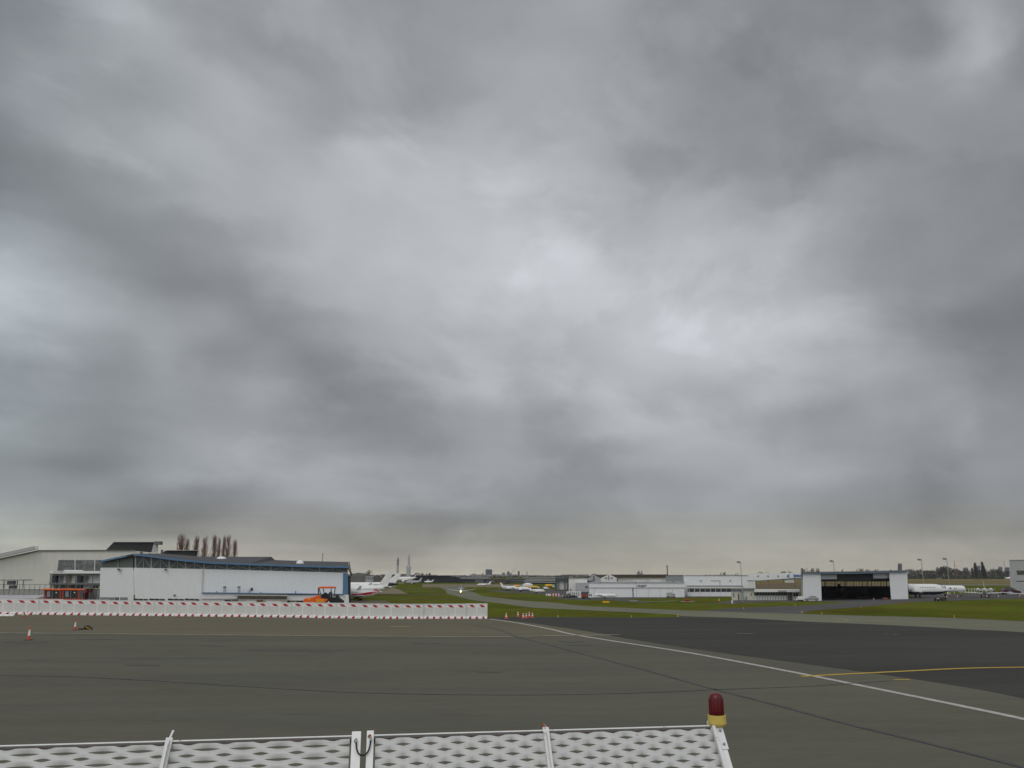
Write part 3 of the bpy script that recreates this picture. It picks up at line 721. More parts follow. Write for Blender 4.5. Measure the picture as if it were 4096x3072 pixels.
# small markers standing in the grass
def marker(u, v, vt, m_, name, label, cat, w=.12, group=None):
    if name == 'edge_light': w *= .6
    g = G(u, v); h = hgt(u, vt, v); t = thing(name, label, cat, g, 0, group)
    m = MB(); m.lathe([(w * .5, 0), (w * .5, h * .75), (w * .8, h * .78), (w * .8, h * .95), (w * .3, h)], (0, 0, 0), 10); m.build('lamp_body', m_, t, world=False)
    m = MB(); m.box(-w * 1.6, w * 1.6, -w * 1.6, w * 1.6, 0.03, .06); m.build('foot_plate', CONC, t, world=False); return t
EG = 'yellow edge lights along the grass'
marker(2232, 2470, 2461, YELLOW, 'edge_light', 'yellow edge light at the grass corner right of the striped cones', 'edge light', .16, EG)
marker(2526, 2470, 2462, YELLOW, 'edge_light', 'yellow edge light on the thin end of the near grass strip', 'edge light', .14, EG)
marker(2711, 2467, 2458, YELLOW, 'edge_light', 'yellow edge light at the pointed right tip of the near grass strip', 'edge light', .2, EG)
marker(3207, 2452, 2444, YELLOW, 'edge_light', 'yellow edge light at the left tip of the right-hand lawn', 'edge light', .22, EG)
marker(3287, 2456, 2449, YELLOW, 'edge_light', 'small yellow edge light just right of the lawn tip', 'edge light', .16, EG)
marker(3817, 2472, 2462, YELLOW, 'edge_light', 'yellow edge light on the right-hand lawn edge below the black car', 'edge light', .14, EG)
marker(3181, 2423, 2417, YELLOW, 'edge_light', 'yellow edge light on the grass below the silver car', 'edge light', .14, EG)
marker(2974, 2436, 2430, YELLOW, 'edge_light', 'faint yellow edge light on the grass where the dark road starts', 'edge light', .14, EG)
marker(3443, 2430, 2424, ORANGE, 'edge_light', 'orange edge light on the lawn edge below the open hangar', 'edge light', .12, EG)
marker(2750, 2407, 2398, RED, 'red_marker', 'bright red marker board standing in the grass before the long hangar', 'marker', .9)
marker(2929, 2414, 2402, WHITE, 'marker_post', 'thin white marker post in the grass left of the low terminal', 'marker post', .3)
# yellow taxi sign
g = G(2411, 2413); g2 = G(2438, 2413); t = thing('taxiway_sign', 'low yellow sign board standing in the grass before the white jet', 'sign', g)
h = hgt(2411, 2405, 2413)
m = MB(); m.box(g.x, g2.x, g.y, g.y + .25, h * .2, h); m.build('board', YELLOW, t, bevel=.02)
for f in (.15, .85):
    m = MB(); x = g.x + (g2.x - g.x) * f; m.box(x - .06, x + .06, g.y + .06, g.y + .2, 0, h * .2 - .001); m.build('leg', MID, t)
g = G(2520, 2407); g2 = G(2553, 2407); t = thing('manhole_block', 'grey concrete block lying in the grass before the hangar slit', 'concrete block', g)
m = MB(); m.box(g.x, g2.x, g.y, g.y + 1.2, 0, .28); m.build('block', GREY, t, bevel=.05)
# ------------------------------------------------------------------ left hangar with blue eaves
A = G(535, 2421); B = G(1396, 2412); A2 = G(396, 2414)
H = Facade(A, B).aim(960); HL = Facade(A2, A).aim(465)
hr = thing('arched_hangar', 'long white hangar with blue eaves, glazed truss band and dark curved roof', 'hangar', A)
zb = 2440
def wall(F, M_, poly, d0=0, d1=.4):
    return F.slab(M_, poly, d0, d1)
m = MB(); wall(H, m, [(535, 2271), (812, 2276), (812, zb), (540, zb)], 0, .5); m.build('wall', WHITE, hr)
m = MB(); wall(H, m, [(812.6, 2276), (1392, 2291), (1388, zb), (806, zb)], 0.05, .5); m.build('wall', WHITE, hr)
m = MB(); wall(HL, m, [(402, 2271), (533, 2271), (533, zb), (395, zb)], 0, .5); m.build('side_wall', WHITE, hr)
# glazed band with trusses
m = MB(); wall(H, m, [(536, 2221), (600, 2228), (700, 2241), (835, 2252), (1000, 2260), (1200, 2267), (1392, 2271), (1391, 2291), (812, 2277), (536, 2272)], .3, .9); gb = m.build('glazing_band', GLASSG, hr)
m = MB(); wall(HL, m, [(404, 2247), (533, 2219), (533, 2271), (403, 2271)], .25, .8); gb2 = m.build('side_glazing', mat('grey_green_glazing', (.105, .125, .112), .4, .12, .6, spec=.4), hr)
def eave(u):
    P = [(536, 2221), (600, 2228), (700, 2241), (835, 2252), (1000, 2260), (1200, 2267), (1400, 2272)]
    for (a, b), (c, d) in zip(P, P[1:]):
        if a <= u <= c: return b + (d - b) * (u - a) / (c - a)
    return P[-1][1]
def wtop(u): return 2271 + 5 * (u - 535) / 277 if u < 812 else 2276 + 15 * (u - 812) / 580
posts = [542, 605, 677, 742, 815, 908, 998, 1083, 1169, 1278]
for k, u in enumerate(posts):
    m = MB(); wd = 2.4
    H.slab(m, [(u - wd, eave(u)), (u + wd, eave(u)), (u + wd, wtop(u)), (u - wd, wtop(u))], .02, .28); m.build('truss_post', STEEL, hr)
    u2 = posts[k + 1] if k + 1 < len(posts) else 1388
    mid = (u + u2) / 2
    for a, b in (((u + 3, wtop(u) - 1), (mid, eave(mid) + 4)), ((mid, eave(mid) + 4), (u2 - 3, wtop(u2) - 1))):
        m = MB(); m.bar(H.p(*a) + H.n * .12, H.p(*b) + H.n * .12, .10); m.build('truss_diagonal', STEEL, hr)
    m = MB(); m.bar(H.p(mid, eave(mid) + 3) + H.n * .2, H.p(mid, wtop(mid)) + H.n * .2, .09); m.build('truss_diagonal', STEEL, hr)
for u in (470,):
    m = MB(); m.bar(HL.p(u, 2236) + HL.n * .15, HL.p(u, 2271) + HL.n * .15, .18); m.build('truss_post', STEEL, hr)
# blue fascia
def strip(F, m_, pts, th, d0, d1):
    F.slab(m_, [(u, v - th / 2) for u, v in pts] + [(u, v + th / 2) for u, v in pts[::-1]], d0, d1)
m = MB(); strip(H, m, [(535, 2219), (600, 2225), (700, 2239), (835, 2251), (1000, 2258), (1200, 2265), (1396, 2269)], 7, -.9, -.3); m.build('blue_fascia', BLUE, hr)
m = MB(); strip(HL, m, [(404, 2246), (470, 2232), (535, 2219)], 6, -.9, -.3); m.build('blue_fascia', BLUE, hr)
# roof: strips running back from the eave to the ridge line
ev = [(404, 2243), (470, 2229), (535, 2216), (600, 2222), (700, 2236), (835, 2248), (1000, 2255), (1090, 2259), (1200, 2262), (1300, 2264), (1400, 2266)]
rg = [(480, 2226), (560, 2218), (640, 2214), (740, 2221), (800, 2226), (900, 2227), (1085, 2227), (1100, 2240), (1210, 2244), (1320, 2246), (1400, 2248)]
m = MB(); F0 = []; F1 = []
for (u, v) in ev: F0.append((HL if u < 535 else H).p(u, v) + Vector((0, -.6, 0)))
for i, (u, v) in enumerate(rg):
    Yd = F0[i].y + 16; F1.append(D(u, v, Yd))
back = [p + H.dep * 14 + Vector((0, 0, -3.0)) for p in F1]
n = len(F0); m.add(F0 + F1 + back, [(i, i + 1, n + i + 1, n + i) for i in range(n - 1)] + [(n + i, n + i + 1, 2 * n + i + 1, 2 * n + i) for i in range(n - 1)])
ro = m.build('roof', DARKR, hr); so = ro.modifiers.new('thickness', 'SOLIDIFY'); so.thickness = .25; so.offset = -1
for (u, v, w_, h_) in ((885, 2242, 44, 15), (1200, 2254, 30, 12)):
    c = D(u, v, 190 if u < 1000 else 192); s_ = PXM(190)
    m = MB(); m.lathe([(w_ / 2 * s_, -1.0), (w_ / 2 * s_, 0), (w_ * .42 * s_, h_ * .55 * s_), (w_ * .25 * s_, h_ * .9 * s_), (.01, h_ * s_)], c, 20); m.build('roof_dome', WHITE, ro, smooth=True)
# right gable and blue corner with door slot, its shade a black slab
GA = G(1396, 2412); GB = GA + Vector((3.5, 26, 0)); 
top = H.p(1396, 2270).z
m = MB(); m.add([H.p(1392, 2270) , D(1398, 2248, GA.y + 8), D(1409, 2302, GA.y + 9), Vector((GA.x + .6, GA.y + .6, H.p(1392, 2300).z))], [(0, 1, 2, 3)])
o = m.build('gable_end', mat('beige_gable', (.27, .255, .21), .8, .1, 1), hr); so = o.modifiers.new('t', 'SOLIDIFY'); so.thickness = .2
m = MB(); H.slab(m, [(1373, 2292), (1392, 2293), (1392, 2378), (1371, 2377)], -.12, 0.0); m.build('blue_corner', BLUE, hr)
m = MB(); H.slab(m, [(1393, 2304), (1403, 2304), (1402, zb), (1391.5, zb)], .1, 3); m.build('door_slot_shade', BLACKR, hr)
# low annex with blue edge
m = MB(); H.slab(m, [(809, 2372), (950, 2374), (950, 2394), (808, 2394)], -2.2, -.02); m.build('annex', WHITE, hr)
m = MB(); H.slab(m, [(1145, 2380), (1371, 2378), (1371, 2400), (1145, 2401)], -2.2, -.02); m.build('annex', WHITE, hr)
m = MB(); H.slab(m, [(808, 2369), (1372, 2375), (1372, 2377.5), (808, 2371.5)], -2.6, -.02); m.build('annex_roof_edge', BLUE, hr)
m = MB(); H.slab(m, [(1146, 2400), (1372, 2400), (1390, 2440), (808, 2440), (808, 2395), (950, 2395)], -1.9, -.03); m.build('annex_lower_wall', WHITE2, hr)
m = MB(); H.slab(m, [(1250, 2378), (1390, 2378), (1390, 2440), (1250, 2440)], -2.05, -1.95); m.build('annex_lower_wall', WHITE, hr)
# strip of low windows
for (u0, u1) in ((400, 457), (459, 476), (480, 510)):
    m = MB(); HL.slab(m, [(u0, 2389), (u1, 2389), (u1, 2400), (u0, 2400)], -.06, -.005); m.build('window', GREY if u0 != 459 else MID, hr)
for (u0, u1) in ((534, 592), (597, 660), (672, 735), (739, 796)):
    m = MB(); H.slab(m, [(u0, 2394), (u1, 2396), (u1, 2402), (u0, 2401)], -.06, -.005); wn = m.build('window', GLASSD, hr)
    for f in (.33, .66):
        uu = u0 + (u1 - u0) * f; m = MB(); H.slab(m, [(uu, 2394), (uu + 1.5, 2394), (uu + 1.5, 2402), (uu, 2402)], -.09, -.062); m.build('mullion', CREAM, wn)
m = MB(); H.slab(m, [(792, 2400), (797, 2400), (797, 2440), (792, 2440)], -.12, -.07); m.build('door', MID, hr)
for (u0, u1, v0, v1, mm) in ((900, 925, 2399, 2408, GLASSD), (928, 950, 2399, 2410, mat('brown_panel', (.18, .11, .05), .9, .2, 2)), (1146, 1158, 2402, 2412, GLASSD), (1183, 1210, 2402, 2412, GLASSD), (1166, 1176, 2402, 2412, bpy.data.materials['brown_panel'])):
    m = MB(); H.slab(m, [(u0, v0), (u1, v0), (u1, v1), (u0, v1)], -2.3, -2.06); m.build('window', mm, hr)
m = MB(); m.tube([H.p(811, 2278) - H.n * .12, H.p(807, 2408) - H.n * .12], .13, 8); m.build('downpipe', CREAM, hr)
for (u, v) in ((473, 2276), (663, 2277)):
    F = HL if u < 535 else H; m = MB(); F.slab(m, [(u - 5, v - 2), (u + 5, v - 2), (u + 4, v + 3), (u - 4, v + 3)], -.7, -.05); m.build('wall_lamp', MID, hr)
m = MB(); H.slab(m, [(694, 2378), (703, 2378), (703, 2383), (694, 2383)], -.3, -.02); m.build('wall_lamp', MID, hr)
# roof vents on the annex
for u, v0, v1, w_ in ((898.5, 2351, 2372, 5), (955.5, 2351, 2374, 5)):
    m = MB(); p0 = H.p(u, v1) - H.n * 1.2; p1 = H.p(u, v0) - H.n * 1.2; m.tube([p0, p1], w_ * PXM(176), 10); vp = m.build('vent_pipe', LGREY, hr)
    m = MB(); m.tube([p1 + Vector((0, 0, .001)), p1 + Vector((0, 0, .3))], w_ * PXM(176) * 1.15, 10); m.build('cap', MID, vp)
m = MB(); m.tube([H.p(990, 2376) - H.n * 1.2, H.p(996, 2364) - H.n * 1.2, H.p(1003, 2358) - H.n * 1.2], .3, 10); vp = m.build('vent_pipe', LGREY, hr)
m = MB(); m.tube([H.p(1002, 2359) - H.n * 1.2, H.p(1011, 2355) - H.n * 1.2], .34, 10); m.build('cap', BROWNR, vp)
for u, h_ in ((867, 8), (1043, 5), (1181, 9)):
    m = MB(); m.tube([H.p(u, 2373) - H.n * 1, H.p(u, 2373 - h_) - H.n * 1], .14, 6); m.build('vent_stub', GREY, hr)
# small tiled lean-to
lt = thing('tiled_shed', 'small cream shed with a ragged brown tiled roof edge against the hangar', 'shed', H.p(952, 2420) - H.n * 4.5)
TILE = mat('old_tiles', (.12, .10, .08), .95, .4, 2.5); CRM = mat('cream_render', (.55, .53, .45), .9, .1, 2)
m = MB(); H.slab(m, [(955, 2392), (1143, 2394), (1143, 2440), (953, 2440)], -4.5, -2.65); m.build('wall', CRM, lt)
m = MB()
for i in range(26):
    u = 951 + i * 7.5; H.slab(m, [(u, 2381 + i * .08), (u + 5.6, 2381 + i * .08), (u + 6.8, 2388 + (i % 3)), (u + 1, 2389 + ((i + 1) % 2))], -5.0 - .15 * (i % 2), -2.65)
m.build('tiled_roof', TILE, lt)
m = MB(); H.slab(m, [(950, 2377), (1146, 2379), (1146, 2382), (950, 2380)], -4.6, -2.65); m.build('roof_ridge', CRM, lt)
m = MB(); H.slab(m, [(983, 2400), (1023, 2400), (1023, 2440), (981, 2440)], -4.6, -4.52); m.build('shutter', WHITE, lt)
m = MB(); H.slab(m, [(1025, 2398), (1050, 2398), (1050, 2440), (1025, 2440)], -4.6, -4.52); m.build('door', bpy.data.materials['brown_panel'], lt)
m = MB(); H.slab(m, [(1062, 2400), (1120, 2402), (1120, 2440), (1062, 2440)], -4.6, -4.52); m.build('shutter', WHITE, lt)

# ------------------------------------------------------------------ big pale building behind
YB_ = 262; FB = flat(YB_).aim(350)
bb = thing('large_white_hangar', 'very large pale building behind the terminal, gantry stair on its sloping roof edge', 'hangar', D(300, 2330, YB_) * Vector((1, 1, 0)) if False else Vector((D(300, 2330, YB_).x, YB_, 0)))
m = MB(); FB.slab(m, [(-500, 2330), (-120, 2262), (0, 2235), (158, 2203), (540, 2202), (540, 2398), (-500, 2398)], 0, 30); m.build('wall', CREAM, bb)
m = MB(); FB.slab(m, [(540.5, 2203), (620, 2209), (705, 2222), (760, 2226), (760, 2398), (540.5, 2398)], 3, 30); m.build('side_wall', CREAM, bb)
m = MB(); FB.slab(m, [(150, 2200.5), (540, 2199.5), (540, 2202), (150, 2203)], -.5, 2); m.build('roof_edge', MID, bb)
for i, P in enumerate(([(424, 2199), (456, 2167), (620, 2167), (608, 2205)], [(657, 2214), (672, 2201), (798, 2201), (792, 2229)])):
    m = MB(); FB.slab(m, P, 4, 14); rm = m.build('roof_monitor', BLACKR, bb)
    m = MB(); q = P[2]; FB.slab(m, [(q[0], q[1] - 1), (q[0] + (17 if i == 0 else 7), q[1] + 1), (q[0] + (15 if i == 0 else 5), P[3][1] + 6), (P[3][0] + 2, P[3][1] + 2)], 3.6, 14); m.build('gable', LGREY, rm)
    m = MB(); FB.slab(m, [(P[1][0], P[1][1] - 2), (q[0] + 2, q[1] - 2), (q[0] + 2, q[1]), (P[1][0], P[1][1])], 3.4, 14); m.build('ridge_cap', LGREY, rm)
m = MB(); c = D(628, 2168, YB_ + 2); m.box(c.x - .9, c.x + 1.0, YB_ + 2, YB_ + 4, c.z - .8, c.z + .2); m.build('ridge_box', MID, bb)
for u, v in ((565, 2211), (597, 2217), (640, 2222), (648, 2203)):
    m = MB(); c = D(u, v, YB_ + 2.5); m.tube([c - Vector((0, 0, 1)), c + Vector((0, 0, .3))], .35, 8); m.build('roof_vent', MID, bb)
GD = mat('smoky_pane', (.16, .165, .165), .4, .5, .55, spec=.4)
m = MB(); FB.slab(m, [(234, 2240), (405, 2240), (405, 2283), (229, 2283)], -.12, -.01); wb_ = m.build('window_band', GD, bb)
for u in (299, 378):
    m = MB(); FB.slab(m, [(u, 2238), (u + 3, 2238), (u + 2, 2283), (u - 1, 2283)], -.3, -.13); m.build('mullion', WHITE, wb_)
for i in range(5):
    for j, (v, h_) in enumerate(((2242, 5), (2262, 8))):
        u = 236 + i * 13 + j * 5; m = MB(); FB.slab(m, [(u, v), (u + 9, v), (u + 9, v + h_), (u, v + h_)], -.16, -.125); m.build('dark_pane', MID, wb_)
for i, (u, v) in enumerate(((305, 2244), (316, 2243), (325, 2258), (346, 2254), (356, 2262), (369, 2252), (303, 2268), (384, 2264), (394, 2256))):
    m = MB(); FB.slab(m, [(u, v), (u + 8, v), (u + 8, v + 8), (u, v + 8)], -.16, -.125); m.build('dark_pane', MID, wb_)
# gantry stair
gs = MB(); a0, a1 = (-140, 2262), (160, 2196)
for (du, dv) in ((0, 0), (0, -9)):
    gs.bar(FB.p(a0[0], a0[1] + dv) - FB.n * 1, FB.p(a1[0], a1[1] + dv) - FB.n * 1, .22)
    gs.bar(FB.p(a0[0], a0[1] + dv) - FB.n * 3, FB.p(a1[0], a1[1] + dv) - FB.n * 3, .22)
for i in range(36):
    f0, f1 = i / 36, (i + 1) / 36; L_ = lambda f, dv: FB.p(a0[0] + (a1[0] - a0[0]) * f, a0[1] + (a1[1] - a0[1]) * f + dv)
    for dd in (1, 3): gs.bar(L_(f0, 0 if i % 2 else -9) - FB.n * dd, L_(f1, -9 if i % 2 else 0) - FB.n * dd, .09)
    gs.bar(L_(f0, 0) - FB.n, L_(f0, 0) - FB.n * 3, .10)
gs.build('gantry_stair', LGREY, bb)
mm = MB(); mm.bar(FB.p(-140, 2266), FB.p(150, 2204), .3, .4); mm.build('roof_verge', MID, bb)

# terminal building with frame
YT = 222; FT = flat(YT).aim(300)
tb = thing('glazed_terminal', 'two-storey white terminal with dark posts, dark windows and a lettered white fascia', 'terminal building', Vector((D(300, 2330, YT).x, YT, 0)))
m = MB(); FT.rect(m, 203, 402, 2295, 2400, 1.6, 9, base=True); m.build('wall', WHITE2, tb)
m = MB(); FT.rect(m, 200, 402, 2284, 2294, -.4, 9); m.build('fascia', WHITE, tb)
m = MB(); FT.rect(m, 255, 332, 2280, 2284, -.2, 6); m.build('raised_fascia', WHITE, tb)
text('lettering', 'UNIJET', FT, 226, 263, 2285.5, 2290.5, GREY, tb, -.45)
m = MB(); FT.slab(m, [(211, 2290), (218, 2286), (221, 2287), (214, 2291)], -.45, -.41); m.build('emblem', MID, tb)
m = MB(); FT.rect(m, 198, 402, 2294.2, 2297, -.3, 1.4); m.build('frame_beam', MID, tb)
m = MB(); FT.rect(m, 196, 402, 2333, 2337, -.3, 1.4); m.build('frame_beam', MID, tb)
for u in (199, 203, 236, 269, 302, 336, 370):
    m = MB(); FT.rect(m, u, u + 3, 2297.2, 2332.8, -.25, .1); m.build('frame_post', MID, tb)
    m = MB(); FT.rect(m, u - 1, u + 2, 2337.2, 2400, -.25, .1, base=True); m.build('frame_post', MID, tb)
for (u0, u1, v0, v1, mm) in ((206, 234, 2303, 2331, GLASSD), (307, 335, 2303, 2331, GLASSD), (238, 253, 2303, 2331, GREY), (338, 354, 2303, 2331, GREY), (240, 330, 2340, 2354, MID), (296, 332, 2341, 2356, GLASSD), (370, 381, 2341, 2353, GLASSD), (385, 394, 2341, 2353, GLASSD), (215, 232, 2340, 2356, GREY)):
    m = MB(); FT.rect(m, u0, u1, v0, v1, 1.5, 1.62) if v0 < 2345 and (u0, v0) != (240, 2340) else FT.rect(m, u0, u1, v0, v1, 1.55, 1.63); m.build('window', mm, tb)
m = MB(); FT.rect(m, 262, 285, 2300, 2352, 1.52, 1.61); m.build('tan_panel', mat('tan_panel', (.3, .25, .18), .8, .1, 2), tb)
# red booth and equipment by the terminal
rb = thing('red_cabin', 'dark red cabin standing behind the orange-roofed machines', 'cabin', Vector((D(330, 2385, 196).x, 196, 0)))
FR = flat(196)
m = MB(); FR.slab(m, [(313, 2357), (348, 2356), (344, 2372), (329, 2374), (328, 2392), (326, 2410), (313, 2410)], 0, 3); m.build('body', mat('dark_red_paint', (.28, .015, .03), .6, .1, 2), rb)
m = MB(); FR.rect(m, 312, 349, 2354.5, 2356.5, -.2, 3.2); m.build('roof', GREY, rb)
wc = thing('white_cabin', 'grey-white cabin with a yellow-topped edge beside the hangar corner', 'cabin', Vector((D(370, 2385, 200).x, 200, 0)))
FW = flat(200)
m = MB(); FW.rect(m, 347, 395, 2357, 2400, 0, 4, base=True); m.build('body', LGREY, wc)
m = MB(); FW.rect(m, 346, 396, 2354.5, 2356.8, -.2, 4); m.build('roof_edge', mat('pale_yellow_trim', (.5, .4, .2), .7, .1, 2), wc)
for u in (352, 364, 374, 384):
    m = MB(); FW.rect(m, u, u + 2, 2358, 2399, -.12, -.02); m.build('bar', MID, wc)
# shelter, low wall and post fence far left
sh = thing('open_shelter', 'flat-roofed open shelter with thin posts in front of the big pale wall', 'shelter', Vector((D(50, 2340, 230).x, 230, 0))); FS = flat(230)
m = MB(); FS.rect(m, 4, 97, 2318.5, 2322, -1, 4); m.build('roof', GREY, sh)
for u in (12, 52, 66, 90):
    m = MB(); FS.rect(m, u, u + 2, 2322.2, 2372, 0, .2, base=True); m.build('post', MID, sh)
m = MB(); FS.rect(m, 14, 50, 2324, 2340, 1.5, 1.7); m.build('blue_panel', mat('pale_blue_panel', (.33, .36, .42), .6, .05, 1), sh)
m = MB(); FS.slab(m, [(25, 2352), (28, 2342), (40, 2342), (44, 2352), (40, 2356), (27, 2356)], 1, 3); m.build('bench', MID, sh)
pf = thing('post_fence', 'thin dark post and rail fence in front of the pale wall at far left', 'fence', Vector((D(90, 2380, 190).x, 190, 0))); FP = flat(190)
m = MB(); FP.rect(m, -200, 400, 2337, 2338.6, 0, .08); m.build('rail', MID, pf)
for i in range(30):
    u = -190 + i * 20.3
    m = MB(); FP.rect(m, u, u + 1.3, 2338.8, 2410, 0, .08, base=True); m.build('post', MID, pf)
lw = thing('concrete_wall', 'long pale concrete block wall behind the thin fence', 'wall', Vector((D(60, 2370, 205).x, 205, 0))); FL = flat(205)
m = MB(); FL.rect(m, -300, 195, 2357, 2400, 0, 1, base=True); m.build('blocks', CONC, lw)
m = MB(); FL.rect(m, -300, 195, 2355.5, 2356.8, -.15, 1.1); m.build('coping', WHITE2, lw)
pp = thing('pipe_stack', 'stack of long pale grey pipes lying behind the barriers at left', 'pipes', Vector((D(60, 2390, 172).x, 172, 0)))
for i in range(5):
    a = D(-80, 2396 - i * 3, 172 + i * .3); c = D(150 + 8 * i, 2394 - i * 2.6, 172 + i * .3); m = MB(); m.tube([a, c], .16, 8); m.build('pipe', LGREY, pp)
m = MB(); a = D(30, 2400, 172.6); m.box(a.x - 12, a.x + 6, 172, 174, 0, a.z - .2); m.build('pipe_rack', MID, pp)

# ------------------------------------------------------------------ bare poplars behind the hangar
def poplar_mesh(seed, H_, W_, nt_=150, mt=TWIG, tk=.05):
    rnd = random.Random(seed); t = thing('poplar_tree', 'x', 'tree', (0, 0, 0))
    m = MB(); m.tube([(0, 0, 0), (.1, 0, H_ * .4), (0, .05, H_ * .75), (.02, 0, H_ * .98)], [.32, .24, .12, .03], 7); m.build('trunk', TRUNK, t, world=False)
    m = MB()
    for i in range(nt_):
        z0 = H_ * rnd.uniform(.12, .86); a = rnd.uniform(0, 6.283); f = z0 / H_
        rad = W_ / 2 * max(.12, 1.12 - abs(f - .34) * 1.35) * rnd.uniform(.3, 1.15); L_ = H_ * rnd.uniform(.10, .26)
        z1 = min(z0 + L_, H_ * rnd.uniform(.9, 1.0)); k = .35
        p0 = Vector((0, 0, z0)); p1 = Vector((math.cos(a) * rad * .6, math.sin(a) * rad * .6, z0 + (z1 - z0) * k)); p2 = Vector((math.cos(a) * rad, math.sin(a) * rad, z1))
        m.tube([p0, p1, p2], [tk * 1.3, tk * .8, tk * .2], 3, cap=False)
        for _ in range(4):
            f2 = rnd.uniform(.3, 1); q = p1.lerp(p2, f2); b = q + Vector((rnd.uniform(-.3, .3) * W_ * .25, rnd.uniform(-.3, .3) * W_ * .25, rnd.uniform(.3, 1.0) * H_ * .07))
            m.tube([q, b], [tk * .6, tk * .2], 3, cap=False)
    m.build('crown', mt, t, world=False); return t
YP = 330
base = None
trees = [(728, 2136, 44, 'leftmost and tallest bare poplar behind the dark roof'), (748, 2152, 26, 'slim bare poplar touching the right side of the leftmost one'), (781, 2144, 30, 'bare poplar alone between the left pair and the third clump'),
         (822, 2147, 32, 'bare poplar leaning right, in the middle of the row behind the roof'), (857, 2139, 28, 'bare poplar with a pointed top, left of the middle-right pair'), (872, 2150, 20, 'narrow bare poplar close to the right of a pointed one'),
         (899, 2143, 20, 'thin sparse bare poplar at the left of the last clump'), (912, 2141, 28, 'dense bare poplar in the middle of the last clump'), (935, 2157, 26, 'rightmost and shortest bare poplar of the row')]
REDT = mat('red_brown_bare_twigs', (.20, .105, .078), .95, .3, .6)
protos = [poplar_mesh(3, 14, 4.4, 230, REDT), poplar_mesh(9, 14, 4.4, 190, REDT)]
for i, (u, vt, wpx, lab) in enumerate(trees):
    top = D(u, vt, YP); o = protos[i] if i < 2 else dup(protos[i % 2], top, rot=i * 1.3)
    o.location = (top.x, YP + (i % 3), 0); o.scale = (wpx * PXM(YP) / 3.5, wpx * PXM(YP) / 3.5, top.z / 14); o['label'] = lab; o['group'] = 'bare poplars behind the blue-eaved hangar'

# ------------------------------------------------------------------ road machines
pv = thing('paver', 'orange road paver with an orange canopy, working behind the barriers', 'road machine', G(1290, 2430)); FV = flat(G(1290, 2430).y)
m = MB(); FV.slab(m, [(1213, 2398), (1220, 2393), (1252, 2388), (1259, 2387), (1259, 2412), (1213, 2411)], 0, 2.4); m.build('bonnet', ORANGE, pv, bevel=.12)
m = MB(); FV.slab(m, [(1230, 2395), (1236, 2393.5), (1243, 2396), (1240, 2400), (1232, 2399)], -.04, -.005); m.build('yellow_emblem', YELLOW, pv)
m = MB(); FV.slab(m, [(1259.5, 2385), (1280, 2380), (1282, 2394), (1300, 2395), (1312, 2398), (1300, 2411), (1259.5, 2411)], .1, 2.3); m.build('engine_cover', ORANGE, pv, bevel=.06)
m = MB(); FV.slab(m, [(1262, 2396), (1298, 2397), (1296, 2409), (1262, 2410)], .03, .09); m.build('yellow_panel', mat('amber_panel', (.75, .28, .02), .5, .15, 3), pv)
m = MB(); FV.slab(m, [(1273, 2349), (1276, 2346.5), (1331, 2346.5), (1335, 2350), (1334, 2353.5), (1273, 2354)], -.1, 2.5); m.build('canopy', ORANGE, pv, bevel=.05)
for a, b in (((1277, 2354), (1286, 2393)), ((1325, 2353), (1321, 2390)), ((1283, 2354), (1290, 2393)), ((1331, 2353), (1327, 2390))):
    m = MB(); m.bar(FV.p(*a) + FV.n * (.1 if a[0] in (1277, 1325) else 2.2), FV.p(*b) + FV.n * (.1 if a[0] in (1277, 1325) else 2.2), .14); m.build('canopy_post', MID, pv)
for u in (1268, 1271):
    m = MB(); m.tube([FV.p(u, 2352) + FV.n * 1, FV.p(u, 2385) + FV.n * 1], .07, 6); m.build('exhaust_pipe', MID, pv)
m = MB(); FV.slab(m, [(1282, 2385), (1290, 2377), (1300, 2373), (1306, 2384), (1316, 2368), (1320, 2366), (1322, 2396), (1312, 2397), (1284, 2393)], .4, 1.9); m.build('operator_seat', BLACK, pv, bevel=.05)
m = MB(); m.tube([FV.p(1295, 2372) + FV.n * .9, FV.p(1300, 2380) + FV.n * .9], .25, 8); m.build('steering_column', MID, pv)
m = MB(); FV.slab(m, [(1322, 2390), (1330, 2380), (1345, 2380), (1352, 2392), (1368, 2404), (1369, 2412), (1318, 2412), (1313, 2400)], .2, 2.2); m.build('screed', BLACK, pv, bevel=.08)
m = MB(); FV.slab(m, [(1328, 2381), (1341, 2381), (1343, 2390), (1329, 2391)], .1, .19); m.build('control_box', GREY, pv)
m = MB(); m.box(FV.p(1215, 2410).x, FV.p(1300, 2410).x, FV.A.y + .15, FV.A.y + 2.2, 0, FV.p(1215, 2411).z - .02); m.build('tracks', BLACK, pv)
CABR = mat('dark_red_cab', (.42, .06, .03), .5, .1, 2)
ro_g = G(240, 2432)
FQ = flat(ro_g.y)
